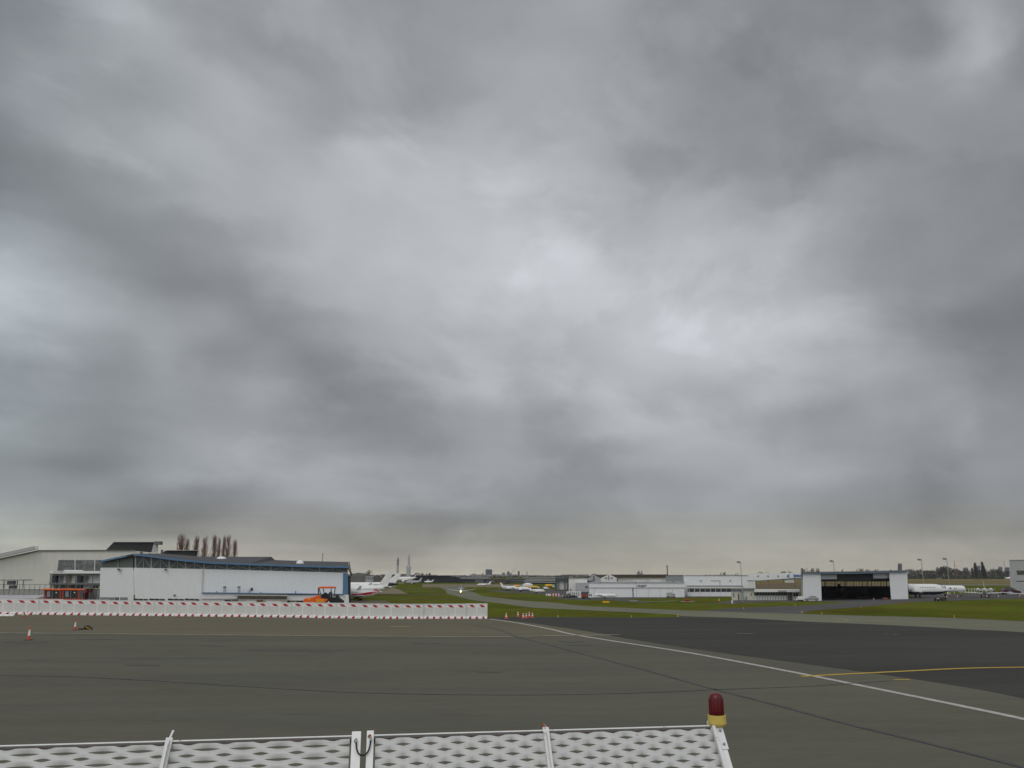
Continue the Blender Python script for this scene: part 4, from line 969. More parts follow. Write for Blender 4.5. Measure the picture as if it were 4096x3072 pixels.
for i, (u0, u1, lab) in enumerate(((174, 240, 'left orange road roller cab with a flat orange roof behind the barriers'), (248, 313, 'right orange road roller cab with a flat orange roof behind the barriers'))):
    t = thing('road_roller', lab, 'road machine', Vector((FQ.p(u0, 2400).x, ro_g.y, 0)), 0, 'orange-roofed rollers at left')
    m = MB(); FQ.slab(m, [(u0 - 5, 2358), (u0, 2355), (u1 + 3, 2356), (u1 + 6, 2361), (u0 - 4, 2360.5)], -.2, 2.2); m.build('cab_roof', ORANGE, t, bevel=.04)
    m = MB(); FQ.slab(m, [(u0 + 6, 2361), (u1, 2361), (u1 - 2, 2393), (u0 + 7, 2393)], .1, 1.9); m.build('cab_glass', GLASSD, t)
    for (ua, ub, uc) in ((u0 + 5, u0 + 4, 0), (u1 + 1, u1 + 2, 1), ((u0 + u1) / 2 + 4, (u0 + u1) / 2 + 2, 2)):
        m = MB(); m.bar(FQ.p(ua, 2361), FQ.p(ub, 2395), .17); m.build('cab_pillar', CABR if uc < 2 else MID, t)
    m = MB(); FQ.slab(m, [(u0 + 14, 2365), (u0 + 26, 2364), (u0 + 27, 2388), (u0 + 13, 2388)], .0, .09); m.build('pane', GREY, t)
    m = MB(); m.lathe([(.01, -.16), (.16, 0), (.01, .16)], FQ.p(u1 - 14, 2371) - FQ.n * .05, 10); m.build('work_lamp', WHITE, t)
    m = MB(); FQ.slab(m, [(u0 - (34 if i == 0 else 0), 2396), (u0 + 2, 2393.5), (u1 + 2, 2393.5), (u1 + 2, 2412), (u0 - (34 if i == 0 else 0), 2412)], .1, 2); m.build('body', CABR, t, bevel=.05)
    m = MB(); c = Vector((FQ.p((u0 + u1) / 2, 2400).x, ro_g.y + 1, .75)); m.tube([c + Vector((0, -1, 0)), c + Vector((0, 1, 0))], .74, 24); m.build('drum', GREY, t)
t = bpy.data.objects['road_roller']
# worker helmeted figure seen between fence and roller
# ------------------------------------------------------------------ aircraft
def aircraft(name, label, loc, rot, L=15, dia=1.9, span=15, fin_h=2.6, ttail=True, winglet=True, body=PLANEW, finm=PLANEW, belly=None, group=None, eng='rear', detail=True, winm=None, stripe=None, fin_sweep=1.6, clear=.75, cone=None, lights=False, hump=False, fin_chord=.16, eoff=.36, blunt=False):
    t = thing(name, label, 'aircraft', loc, rot, group); r = dia / 2; zc = clear + r
    st = [(.5, .03, -.22), (.485, .22, -.18), (.46, .42, -.14), (.42, .66, -.08), (.37, .86, -.03), (.31, .97, 0), (.25, 1, 0), (0, 1, 0), (-.14, 1, 0), (-.24, .9, .08), (-.33, .7, .22), (-.42, .42, .4), (-.48, .2, .52), (-.5, .08, .56)]
    if blunt: st[:7] = [(.5, .3, -.1), (.493, .56, -.08), (.478, .78, -.05), (.455, .92, -.02), (.42, .985, 0), (.36, 1, 0), (.25, 1, 0)]
    def ring(x, k, dz, s=1.0, n=20): return [(x * L, math.sin(2 * math.pi * i / n) * r * k * s, zc + dz * r + math.cos(2 * math.pi * i / n) * r * k * s) for i in range(n)]
    m = MB(); m.loft([ring(*q) for q in st]); fu = m.build('fuselage', body, t, world=False, smooth=True)
    if cone:
        m = MB(); m.loft([ring(*q, 1.03) for q in st[-4:]]); m.build('tail_cone', cone, t, world=False, smooth=True)
    if belly:
        m = MB(); rg = []
        for x, k, dz in st[:-1]:
            rg.append([(x * L, math.sin(a) * r * k * 1.012, zc + dz * r - math.cos(a) * r * k * 1.012) for a in [(-1.15 + 2.3 * i / 10) for i in range(11)]])
        m.loft(rg, cap=False, closed=False); b_ = m.build('belly', belly, t, world=False, smooth=True)
    def foil(m, secs):
        m.loft([[(x0, y, z), (x0 - c * .3, y, z + c * th), (x0 - c, y, z + .01), (x0 - c * .4, y, z - c * th * .5)] if up == 0 else [(x0, y - c * th * .6, z), (x0 - c * .35, y, z), (x0 - c, y, z), (x0 - c * .35, y + 0, z)] for (x0, y, z, c, th, up) in secs])
    for s in (1, -1):
        m = MB(); c0 = L * .19; hs = span / 2
        secs = [(L * .08, s * r * .5, zc - r * .72, c0, .12, 0), (L * .08 - hs * .42, s * hs * .94, zc - r * .72 + hs * .05, c0 * .36, .1, 0)]
        m2 = MB()
        for (x0, y, z, c, th, up), nx in zip(secs, secs[1:]): pass
        m.loft([[(x0, y, z), (x0 - c * .3, y, z + c * th * .7), (x0 - c, y, z + .01), (x0 - c * .4, y, z - c * th * .4)] for (x0, y, z, c, th, up) in secs])
        wg = m.build('wing', body, t, world=False)
        if winglet:
            x0, y, z, c = secs[1][0], secs[1][1], secs[1][2], secs[1][3]
            m = MB(); m.loft([[(x0, y, z), (x0 - c * .4, y + .05, z + .02), (x0 - c, y, z), (x0 - c * .4, y - .05, z + .02)], [(x0 - c * .85, y + s * .35, z + hs * .12), (x0 - c * 1.1, y + s * .35 + .04, z + hs * .12), (x0 - c * 1.3, y + s * .35, z + hs * .12), (x0 - c * 1.1, y + s * .35 - .04, z + hs * .12)]]); m.build('winglet', body, wg, world=False)
        # tailplane
        m = MB(); xt = -.42 * L - (fin_h * (fin_sweep * .45) if ttail else 0); zt = zc + r * .6 + (fin_h if ttail else .1); tc_ = L * .085; ts = span * .19
        m.loft([[(xt + tc_ * .4, s * .04, zt), (xt, s * .04, zt + .09), (xt - tc_ * .6, s * .04, zt), (xt, s * .04, zt - .06)], [(xt - ts * .45 + tc_ * .2, s * ts, zt + .05), (xt - ts * .45, s * ts, zt + .09), (xt - ts * .45 - tc_ * .35, s * ts, zt + .05), (xt - ts * .45, s * ts, zt + .02)]]); m.build('tailplane', body, t, world=False)
        # engines
        if eng in ('rear', 'none'): ex, ey, ez, er, el_ = -.22 * L, s * (r + dia * eoff), zc + r * .4, dia * .31, L * .17
        else: ex, ey, ez, er, el_ = .05 * L, s * span * .17, zc - r * 1.05, dia * .28, L * .10
        if eng == 'none': er = .02; el_ = .1; ey = 0; ez = zc
        m = MB(); n = 16; prof = [(.5, .86), (.46, .98), (.3, 1.05), (-.1, 1), (-.5, .62)]
        m.loft([[(ex + a * el_, ey + math.sin(2 * math.pi * i / n) * er * k, ez + math.cos(2 * math.pi * i / n) * er * k) for i in range(n)] for a, k in prof]); en = m.build('engine', body, t, world=False, smooth=True)
        for a, k in ((.505, .72), (-.503, .5)):
            m = MB(); m.loft([[(ex + a * el_ + q, ey + math.sin(2 * math.pi * i / n) * er * k, ez + math.cos(2 * math.pi * i / n) * er * k) for i in range(n)] for q in (0, .01 if a > 0 else -.01)]); m.build('intake' if a > 0 else 'exhaust', MID, en, world=False)
        m = MB(); m.box(ex - el_ * .25, ex + el_ * .25, min(s * r * .7, ey), max(s * r * .7, ey), ez - .06, ez + .06) if eng != 'wing' else m.box(ex - el_ * .3, ex + el_ * .2, ey - .05, ey + .05, ez, zc - r * .7); m.build('pylon', body, t, world=False)
        # main gear
        m = MB(); gy = s * dia * .72; m.bar((-.03 * L, gy, zc - r * .8), (-.03 * L, gy, .3), .12); mg = m.build('landing_gear', MID, t, world=False)
        m = MB(); m.tube([(-.03 * L, gy - .2, .36), (-.03 * L, gy + .2, .36)], .36, 14); m.build('wheel', BLACK, mg, world=False)
        # windows
        if detail:
            nw = 7
            for i in range(nw):
                x = .26 * L - i * L * .042; a = 1.22; y = math.sin(a) * r * 1.0; z = zc + math.cos(a) * r
                m = MB(); m.tube([(x, s * (y - .02), z), (x, s * (y + .015), z + .004)], dia * .062, 10); m.build('cabin_window', winm or GLASSD, t, world=False)
            m = MB(); q = [(.455, .435), (.425, .62), (.395, .75), (.405, .76), (.43, .64)]
            m.prism([(.448 * L, s * r * .36, zc + .20 * r), (.415 * L, s * r * .60, zc + .32 * r), (.398 * L, s * r * .56, zc + .62 * r), (.425 * L, s * r * .28, zc + .52 * r)], (.02, s * .05, .03)); m.build('cockpit_window', GLASSD, t, world=False)
    # fin
    m = MB(); fc = L * fin_chord; x0 = -.30 * L; zb_ = zc + r * .45
    m.loft([[(x0, 0, zb_ ), (x0 - fc * .4, .13, zb_), (x0 - fc, 0, zb_ + .1), (x0 - fc * .4, -.13, zb_)], [(x0 - fin_h * fin_sweep * .62, 0, zb_ + fin_h + r * .15), (x0 - fin_h * fin_sweep * .62 - fc * .2, .07, zb_ + fin_h + r * .15), (x0 - fin_h * fin_sweep * .62 - fc * .52, 0, zb_ + fin_h + r * .15), (x0 - fin_h * fin_sweep * .62 - fc * .2, -.07, zb_ + fin_h + r * .15)]]); fi = m.build('tail_fin', finm, t, world=False)
    m = MB(); m.bar((.36 * L, 0, zc - r * .8), (.37 * L, 0, .25), .10); mg = m.build('nose_gear', MID, t, world=False)
    m = MB(); m.tube([(.37 * L, -.14, .27), (.37 * L, .14, .27)], .27, 14); m.build('wheel', BLACK, mg, world=False)
    if stripe:
        m = MB()
        for s in (1, -1):
            rg = []
            for x, k, dz in [(.15, 1, 0), (0, 1, 0), (-.14, 1, 0), (-.24, .9, .08), (-.33, .7, .22), (-.42, .42, .4)]:
                f = max(0, -x) / .42; a0 = 1.62 - f * 1.0; a1 = 1.95 - f * .1
                rg.append([(x * L, s * math.sin(a) * r * k * 1.02, zc + dz * r + math.cos(a) * r * k * 1.02) for a in (a0, (a0 + a1) / 2, a1)])
            m.loft(rg, cap=False, closed=False)
        m.build('red_swoosh', stripe, t, world=False, smooth=True)
    return t
def at(u, v): return G(u, v)
# large white jet beyond the hangar corner: its tail towards us at right
DG = mat('dark_tail_tip', (.05, .05, .07), .5, .1, 2)
Yj = 215.; k = PXM(Yj)
def jet_at(name, lab, utail, vmid, Yv, heading, L, dia, span, fin_h, **kw):
    p = D(utail, vmid, Yv); cl = kw.pop('clear', None)
    d = Vector((math.cos(heading), math.sin(heading), 0))
    c = Vector((p.x, Yv, 0)) + d * (L * .5)
    if cl is None: cl = max(.3, p.z - dia / 2 - dia * .28)
    return aircraft(name, lab, c, heading, L, dia, span, fin_h, clear=cl, **kw)
jet_at('business_jet', 'large plain white jet with a tall fin and winglet, half hidden by the blue-eaved hangar', 1600, 2345, 214, R(176), 24, 2.5, 24, 4.4, ttail=False, cone=None, fin_sweep=1.35, eng='wing', fin_chord=.14, detail=False)
jet_at('business_jet', 'second white jet behind the large one, showing fin and dark tipped tail cone', 1628, 2315, 262, R(174), 22, 2.4, 24, 4.2, ttail=False, cone=DG, fin_sweep=1.35, fin_chord=.13, detail=False)
jet_at('business_jet', 'white jet with a bold red swoosh and red windows, beside the hangar door', 1535, 2378, 182, R(177), 17, 2.3, 12, .8, ttail=False, stripe=RED, winm=mat('red_blind', (.4, .02, .04), .5, .1, 3), clear=1.15, fin_sweep=1.1, finm=RED, winglet=False, eng='none')
FIN = mat('striped_tail', (.05, .08, .22), .5, .1, 2)
af = jet_at('airliner', 'grey-white airliner with a blue white and red striped tail near the tall rocket', 1665, 2318, 560, R(200), 34, 4.6, 34, 5, ttail=False, finm=FIN, eng='wing', clear=2.0, detail=False, winglet=False)
for q, mm in ((.0, WHITE), (.6, RED)):
    m = MB(); L_ = 34; m.prism([(-.30 * L_ - 2.6 - q * 2, -.2, 2.0 + 2.3 + 1.2), (-.30 * L_ - 4.0 - q * 2, -.2, 5.5), (-.30 * L_ - 6.5 - q, -.16, 10.0), (-.30 * L_ - 6.0 - q, -.16, 10.0)], (0, .4, 0)); m.build('tail_stripe', mm, af, world=False)
aircraft('airliner', 'low grey and white museum airliner standing before the black hall', at(1665, 2334), R(175), 22, 2.6, 26, 3.5, ttail=False, eng='wing', detail=False, winglet=False, body=LGREY, finm=LGREY)
aircraft('propeller_plane', 'small white aircraft on the far apron left of the museum hall doors', at(1725, 2333), R(170), 12, 1.5, 14, 1.6, ttail=False, eng='wing', detail=False, winglet=False)
# taxiing jet, nose on with its landing light lit
tj = aircraft('business_jet', 'small jet taxiing towards the camera with its landing light lit', at(1843, 2372), R(-90), 13, 2.0, 28 * 1.15, 2.6, detail=True, finm=PLANEW, clear=.9, ttail=False, body=mat('blue_white_jet', (.55, .62, .70), .3, .05, 2))
tj.scale = (1, 1, 1)
LIT = mat('lit_lamp', (1, .7, .3), .4, 0, 1, emis=((1, .62, .22), 14))
m = MB(); m.lathe([(.02, -.42), (.42, -.3), (.5, 0), (.42, .3), (.02, .42)], (13 * .5 + .1, .12, 1.05), 14); m.build('landing_light', LIT, tj, world=False, smooth=True)
m = MB(); m.tube([(13 * .5 - .4, -.75, 2.0), (13 * .5 - .4, -.75, 2.1)], .12, 8); m.build('navigation_light', WHITE, tj, world=False)
# parked light jets
pg = 'small white jets parked beyond the taxiway'
YW = mat('tail_yellow', (.6, .33, .03), .5, .1, 3)
aircraft('business_jet', 'small white jet with a yellow-orange crane boom crossing behind its tail', at(1937, 2344), R(175), 15.5, 1.9, 12, 2.8, group=pg, detail=False, winglet=False)
aircraft('business_jet', 'white jet with an upswept tail, leftmost of the overlapping parked three', at(2043, 2362), R(-25), 14.5, 1.9, 13, 2.4, group=pg, detail=False, ttail=False)
aircraft('business_jet', 'middle jet of the overlapping parked three, dark shadowed belly', at(2085, 2366), R(-20), 14, 1.8, 13, 1.2, group=pg, detail=False, ttail=False, belly=MID)  # grey belly shell puts the underside shadow into the colour
aircraft('business_jet', 'rightmost of the overlapping parked three white jets, nose to the right', at(2140, 2372), R(-8), 12, 1.6, 11, 1.0, group=pg, detail=False, ttail=False)
aircraft('business_jet', 'white T-tailed jet parked in front of the lettered white hangar', at(2425, 2394), R(-6), 15.5, 1.5, 12, 1.75, detail=True, ttail=True, winglet=False)
# right hand stand
aircraft('business_jet', 'large white jet with a dark navy belly, nose right beside the open hangar', at(3655, 2390), R(-3), 23, 3.0, 20, 1.5, belly=NAVY, winglet=False, clear=.75)
wj = aircraft('airliner', 'white airliner with blue lettering and a red dot, behind the navy-bellied jet', at(3792, 2384), R(-14), 16, 2.0, 14, .0001, detail=False, clear=1.5, winglet=False, ttail=False, blunt=True)
for a, b, mm in ((-2.9, -2.3, NAVY), (-.9, -.4, BLUE), (1.0, 1.3, NAVY), (1.6, 2.1, NAVY), (3.6, 4.0, RED), (4.4, 4.6, NAVY)):
    m = MB(); m.box(a * .9, b * .9, -1.035, -.9, 2.4, 2.85) if mm is not BLUE else m.box(a, b, -1.035, -.7, 1.6, 3.3); m.build('livery_mark', mm, wj, world=False)
tl_ = aircraft('business_jet', 'jet seen tail-on with two rear engines and wide wings on the right stand', at(3940, 2388), R(61), 13, 1.75, 19, 2.3, detail=False, clear=.8, fin_sweep=1.2, winglet=False, ttail=False, eoff=.72)
tr_ = aircraft('business_jet', 'white jet cut by the right edge, only its wing reaching into view', at(4200, 2390), R(61), 13, 1.75, 24, 2.6, detail=False, clear=.8)
tr_.scale = (1, 1, 1)
# airliner far behind right building
aircraft('airliner', 'distant white airliner nose poking left of the right-hand building', at(4060, 2328), R(183), 42, 4.2, 34, 6, detail=False, eng='wing', ttail=False, winglet=False)

# ------------------------------------------------------------------ vehicles
def car(label, loc, rot, paint, L=4.3, Hh=1.45, W=1.75, kind='car', lights=False, group=None):
    t = thing('parked_car', label, kind, loc, rot, group)
    prof = [(-.5, .22), (-.5, .55), (-.46, .66), (-.36, .70), (.22, .66), (.44, .56), (.5, .45), (.5, .2)]
    m = MB(); m.prism([(x * L, -W / 2, z * Hh) for x, z in prof], (0, W, 0)); m.build('body', paint, t, world=False, bevel=.07)
    cp = [(-.42, .69), (-.30, .94), (-.05, .985), (.10, .94), (.24, .67)]
    m = MB(); m.loft([[(x * L, s * W * (.5 - (z - .66) * .38), z * Hh) for x, z in cp] for s in (-1, 1)]); m.build('windows', GLASSD, t, world=False)
    m = MB(); m.loft([[(x * L, s * W * .36, z * Hh + .005) for x, z in ((-.30, .94), (-.29, 1.0), (-.05, 1.03), (.09, 1.0), (.10, .94))] for s in (-1, 1)]); m.build('roof', paint, t, world=False)
    for sx in (-.32, .31):
        for s in (-1, 1):
            m = MB(); y = s * (W / 2 - .09); m.tube([(sx * L, y - .11, .31), (sx * L, y + .11, .31)], .31, 16); wh = m.build('wheel', BLACK, t, world=False)
            m = MB(); y2 = y + s * .112; m.tube([(sx * L, y2, .31), (sx * L, y2 + s * .01, .31)], .18, 12); m.build('rim', GREY, wh, world=False)
    for s in (-1, 1):
        m = MB(); m.box(-.5 * L - .015, -.5 * L + .1, s * W * .40 - .09, s * W * .40 + .12, .52 * Hh, .62 * Hh); m.build('tail_light', LAMPR if lights else RED, t, world=False)
        m = MB(); m.box(.48 * L, .5 * L + .012, s * W * .38 - .14, s * W * .38 + .14, .40 * Hh, .50 * Hh); m.build('headlight', WHITE, t, world=False)
    m = MB(); m.box(-.5 * L - .02, -.5 * L, -.26, .26, .36 * Hh, .46 * Hh); m.build('number_plate', WHITE2, t, world=False)
    return t
c1 = car('black car with red tail lights on the stand road, seen from behind', at(3762, 2403), R(50), DCAR, lights=True, Hh=1.62)
c2 = car('silver hatchback parked against the left door panel of the open hangar', at(3248, 2404), R(160), SILVER, L=4.0, Hh=1.75)
cg = 'cars parked before the white container'
c3 = car('silver-nosed car at the left end of the parked cars before the container', at(2247, 2389), R(170), SILVER, Hh=1.3, group=cg)
c4 = car('dark red-tinged car second from left before the container', at(2263, 2390), R(80), mat('maroon_paint', (.06, .015, .02), .3, .1, 2), Hh=1.7, group=cg)
c5 = car('tall black car in the middle of the parked cars before the container', at(2275, 2390), R(80), DCAR, Hh=1.85, group=cg)
c6 = car('low black car at the right end before the white container', at(2300, 2391), R(5), DCAR, Hh=1.4, group=cg, L=4.6)
for i, (u, v, mm, lab) in enumerate(((3973, 2380, SILVER, 'grey car parked right behind the tail-on jet'), (4006, 2378, LGREY, 'pale car parked between the grey car and the maroon car'), (4042, 2379, bpy.data.materials['maroon_paint'], 'maroon car parked close to the right-hand building'))):
    car(lab, at(u, v), R(8), mm, L=6.0, Hh=2.1, group='cars parked behind the tail-on jet')
def boxtruck(label, loc, rot, cabm, boxm, L=5.5, Hh=2.6, W=2.0, tank=False):
    t = thing('truck', label, 'truck', loc, rot)
    m = MB(); m.prism([(L * .5, -W / 2, .45), (L * .5, -W / 2, 1.1), (L * .44, -W / 2, Hh * .78), (L * .25, -W / 2, Hh * .8), (L * .25, -W / 2, .45)], (0, W, 0)); m.build('cab', cabm, t, world=False, bevel=.06)
    m = MB(); m.prism([(L * .497, -W * .4, 1.2), (L * .452, -W * .4, Hh * .74), (L * .46, -W * .4, Hh * .74), (L * .505, -W * .4, 1.2)], (0, W * .8, 0)); m.build('windscreen', GLASSD, t, world=False)
    for s in (-1, 1):
        m = MB(); m.box(L * .29, L * .41, s * W / 2 - .012, s * W / 2 + .012, 1.25, Hh * .72); m.build('side_window', GLASSD, t, world=False)
        for x in (-.32, .34):
            m = MB(); m.tube([(x * L, s * (W / 2 - .25), .42), (x * L, s * (W / 2), .42)], .42, 16); m.build('wheel', BLACK, t, world=False)
        m = MB(); m.box(L * .5 , L * .5 + .02, s * W * .36 - .15, s * W * .36 + .15, .65, .85); m.build('headlight', WHITE, t, world=False)
    if tank:
        m = MB(); m.tube([(-L * .5, 0, Hh * .58), (L * .21, 0, Hh * .58)], Hh * .32, 18); m.build('tank', boxm, t, world=False, smooth=False)
    else:
        m = MB(); m.box(-L * .5, L * .22, -W / 2, W / 2, .75, Hh); m.build('box_body', boxm, t, world=False, bevel=.04)
    m = MB(); m.box(-L * .5, L * .3, -W * .3, W * .3, .4, .66); m.build('chassis', BLACK, t, world=False); return t
boxtruck('dark truck with a red side and white cab standing right of the white container', at(2346, 2397), R(-25), WHITE, mat('dark_truck_box', (.09, .085, .085), .6, .2, 2), 6.0, 3.0, 2.2)
_t = bpy.data.objects[[o.name for o in bpy.data.objects if o.get('label', '').startswith('dark truck with a red side')][0]]
m = MB(); m.box(-2.6, .6, -1.14, -1.11, .9, 2.0); m.build('red_side_panel', mat('dull_red_panel', (.32, .04, .03), .6, .2, 2), _t, world=False)
boxtruck('pale boxy service van with a tiny orange lamp before the lettered hangar', at(2683, 2394), R(-8), LGREY, mat('pale_green_box', (.36, .40, .37), .6, .1, 2), 5.0, 2.4, 1.9)
boxtruck('small white truck parked beside the silver car at the low terminal door', at(3197, 2405), R(175), WHITE, WHITE2, 4.2, 2.2, 1.8)
tg = 'yellow trucks on the far apron'
for (u, v, s, lab) in ((2142, 2354, 1.5, 'yellow tanker truck right of the white tent on the far apron'), (2078, 2346, 1.4, 'orange-yellow truck left of the white tent on the far apron'), (2203, 2348, 1.3, 'orange and white truck left of the dark engine-test frame'), (2115, 2350, 1.1, 'small yellow truck close in front of the white tent')):
    o = boxtruck(lab, at(u, v), R(5), WHITE, YELLOW, 5.5, 2.5, 2, tank=True); o.scale = (s,) * 3; o['group'] = tg
boxtruck('small white truck at the foot of the dark engine-test frame', at(2185, 2358), R(0), WHITE, WHITE, 4.4, 2.2, 2)
# white/red block barriers on far grass
for (u0, u1, lab, mm) in ((2184, 2204, 'white block cabin on the grass edge left of the parked cars', WHITE), ):
    a = at(u0, 2384); c = at(u1, 2384); t = thing('equipment_cabin', lab, 'cabin', a)
    m = MB(); m.box(a.x, c.x, a.y, a.y + 1.5, 0, hgt(u0, 2376, 2384)); m.build('body', mm, t, bevel=.03)
    m = MB(); m.box(a.x + .2, a.x + .6, a.y - .02, a.y - .002, .1, hgt(u0, 2378, 2384)); m.build('door', GREY, t)
a = at(2205, 2385); c = at(2240, 2386); t = thing('red_barrier', 'low red and white barrier line leading to the parked cars', 'barrier', a)
for i in range(6):
    m = MB(); x = a.x + (c.x - a.x) * i / 6; m.box(x, x + (c.x - a.x) / 6 - .03, a.y, a.y + .3, 0, .75); m.build('block', RED if i % 2 == 0 else WHITE2, t)

# ------------------------------------------------------------------ stand every aircraft and vehicle where the photo shows it
def by(lab):
    for o in bpy.data.objects:
        if o.parent is None and lab in o.get('label', ''): return o
    raise KeyError(lab)
for lab, u0, u1, vt, vb, Yf in (
    ('large plain white jet', 1270, 1588, 2283, 2398, 222), ('second white jet behind', 1330, 1623, 2293, 2380, 262), ('bold red swoosh', 1345, 1533, 2357, 2405, 206),
    ('blue white and red striped tail', 1560, 1676, 2292, 2334, 640), ('museum airliner standing', 1622, 1692, 2310, 2336, None), ('far apron left of the museum', 1696, 1738, 2318, 2333, None),
    ('landing light lit', 1789, 1902, 2334, 2373, None), ('crane boom crossing', 1907, 1972, 2324, 2345, None), ('leftmost of the overlapping', 1996, 2070, 2330, 2362, None),
    ('middle jet of the overlapping', 2042, 2122, 2342, 2367, None), ('rightmost of the overlapping', 2112, 2180, 2352, 2374, None), ('white T-tailed jet', 2362, 2472, 2362, 2394, None),
    ('dark navy belly', 3530, 3788, 2321, 2390, None), ('blue lettering and a red dot', 3700, 3862, 2341, 2386, None), ('seen tail-on', 3832, 4048, 2324, 2390, None), ('cut by the right edge', 4008, 4260, 2330, 2392, None),
    ('distant white airliner', 4018, 4200, 2292, 2320, None),
    ('black car with red', 3735, 3788, 2378, 2404, None), ('silver hatchback', 3218, 3276, 2383, 2405, None), ('silver-nosed', 2237, 2260, 2380, 2390, None), ('dark red-tinged', 2254, 2272, 2378, 2391, None),
    ('tall black car in', 2266, 2284, 2374, 2391, None), ('low black car', 2280, 2312, 2380, 2391, None), ('grey car parked right', 3956, 3992, 2361, 2381, None), ('pale car parked', 3984, 4022, 2360, 2380, None), ('maroon car', 4028, 4060, 2364, 2381, None),
    ('dark truck with a red side', 2324, 2368, 2367, 2396, None), ('pale boxy service van', 2665, 2702, 2370, 2392, None), ('small white truck parked beside', 3183, 3214, 2385, 2406, None),
    ('yellow tanker', 2128, 2157, 2343, 2357, None), ('orange-yellow truck', 2055, 2088, 2340, 2352, None), ('orange and white truck', 2180, 2218, 2337, 2352, None), ('small yellow truck close', 2104, 2124, 2343, 2354, None), ('small white truck at the foot', 2174, 2196, 2347, 2359, None)):
    fit(by(lab), u0, u1, vt, vb, Y=Yf)
# ------------------------------------------------------------------ buildings in the middle and on the right
def bld(name, label, cat, u, v=None, Y=None, group=None):
    if Y is None: Y = G(u, v).y
    return thing(name, label, cat, Vector((D(u, 2300, Y).x, Y, 0)), 0, group), flat(Y).aim(u), Y
def rect(F, u0, u1, v0, v1, m_, parent, name, d0=0, d1=.3, base=False):
    m = MB(); F.rect(m, u0, u1, v0, v1, d0, d1, base); return m.build(name, m_, parent)
def slab(F, poly, m_, parent, name, d0=0, d1=.3):
    m = MB(); F.slab(m, poly, d0, d1); return m.build(name, m_, parent)
# lettered hangar
uh, F, Y = bld('lettered_hangar', 'long low white hangar with dark letters and a narrow black door gap', 'hangar', 2540, 2389)
rect(F, 2357, 2530, 2351.5, 2389, WHITE, uh, 'sliding_door', .25, .6, True); rect(F, 2534, 2738, 2351.5, 2389, WHITE, uh, 'sliding_door', .25, .6, True)
rect(F, 2357, 2738, 2330, 2350.5, WHITE, uh, 'wall', 0, 20); rect(F, 2357, 2738, 2350.5, 2351.5, GREY, uh, 'door_rail', .12, .5)
rect(F, 2529.5, 2534.5, 2351.6, 2389, BLACKR, uh, 'door_gap', 1.2, 1.6, True)  # black strip stands in for the shade between the doors
for u in (2380, 2546, 2594, 2640, 2690): rect(F, u, u + 1, 2352, 2389, LGREY, uh, 'door_joint', .2, .24, True)
rect(F, 2356, 2739, 2329, 2330.2, LGREY, uh, 'roof_edge', -.3, 20)
text('lettering', 'UNIJET', F, 2546.5, 2588, 2340, 2349, mat('slate_lettering', (.07, .08, .12), .6, .05, 2), uh, -.08, .02)
for u in (2400, 2541, 2691): rect(F, u, u + 4, 2326.5, 2329, GREY, uh, 'roof_lamp', -.5, .5)
# white block + dark test frame
wb2, F2, Y2 = bld('white_block', 'tall white block building between the dark frame and the lettered hangar', 'building', 2310, 2370)
rect(F2, 2275, 2349, 2314, 2370, WHITE2, wb2, 'wall', 0, 8, True); 
rect(F2, 2303, 2357, 2330.5, 2356, LGREY, wb2, 'grey_annex', -2, -.01); rect(F2, 2303, 2357, 2356.3, 2370, GREYW, wb2, 'grey_annex', -2.2, -.01, True)
rect(F2, 2341, 2351, 2344, 2352, MID, wb2, 'window', -2.1, -2.005); rect(F2, 2280, 2286, 2355, 2365, GREY, wb2, 'door', -.1, -.005)
rect(F2, 2274, 2350, 2312.8, 2314, LGREY, wb2, 'roof_edge', -.2, 8)
cn, F3, Y3 = bld('container', 'white slatted container behind the row of parked cars', 'container', 2295, 2391)
rect(F3, 2266, 2325, 2367, 2391, WHITE2, cn, 'body', 0, 3, True)
for i in range(6): rect(F3, 2271 + i * 8.5, 2275 + i * 8.5, 2369, 2384, GREY, cn, 'slot', -.06, -.005)
fr, F4, Y4 = bld('engine_test_frame', 'dark green steel frame with toothed louvre top and tall open bays', 'steel frame', 2247, 2363)
rect(F4, 2221, 2274, 2312, 2322, DSTEEL, fr, 'top_beam', 0, 1.2)
for u, w_ in ((2221, 6), (2233.5, 2.5), (2257, 2.5), (2269, 5)): rect(F4, u, u + w_, 2322.2, 2364, DSTEEL, fr, 'column', 0, 1, True)
for i in range(10): slab(F4, [(2222 + i * 5.4, 2303.5), (2226.5 + i * 5.4, 2302.8), (2225.6 + i * 5.4, 2311.8), (2223.4 + i * 5.4, 2311.8)], DSTEEL, fr, 'louvre_tooth', .1, .6)
rect(F4, 2221, 2275, 2301.8, 2303.4, DSTEEL, fr, 'top_rail', 0, 1.2)
rect(F4, 2226, 2270, 2323, 2358, WHITE2, fr, 'back_panel', 1.2, 1.4)  # white colour lightens a grey panel that would render in shadow
# old sheds behind
os_, F5, Y5 = bld('gabled_shed', 'old cream shed with a long dark brown roof behind the lettered hangar', 'shed', 2540, Y=330)
slab(F5, [(2470, 2308), (2668, 2309), (2668, 2350), (2470, 2350)], CREAM, os_, 'wall', 0, 20)
slab(F5, [(2372, 2306), (2385, 2299), (2668, 2297.5), (2674, 2306), (2671, 2309), (2372, 2309)], BROWNR, os_, 'roof', -.8, 12)
slab(F5, [(2404, 2313), (2437, 2297), (2468, 2312), (2470, 2350), (2404, 2350)], WHITE2, os_, 'front_gable', -4, -.9)
for u in (2421, 2444): rect(F5, u, u + 8, 2309, 2315, GREY, os_, 'gable_window', -4.1, -4.005)
rect(F5, 2433.5, 2438, 2301, 2320, GREY, os_, 'gable_pilaster', -4.15, -4.005)
rect(F5, 2469, 2473, 2311, 2350, MID, os_, 'drainpipe', -4.3, -3.9)
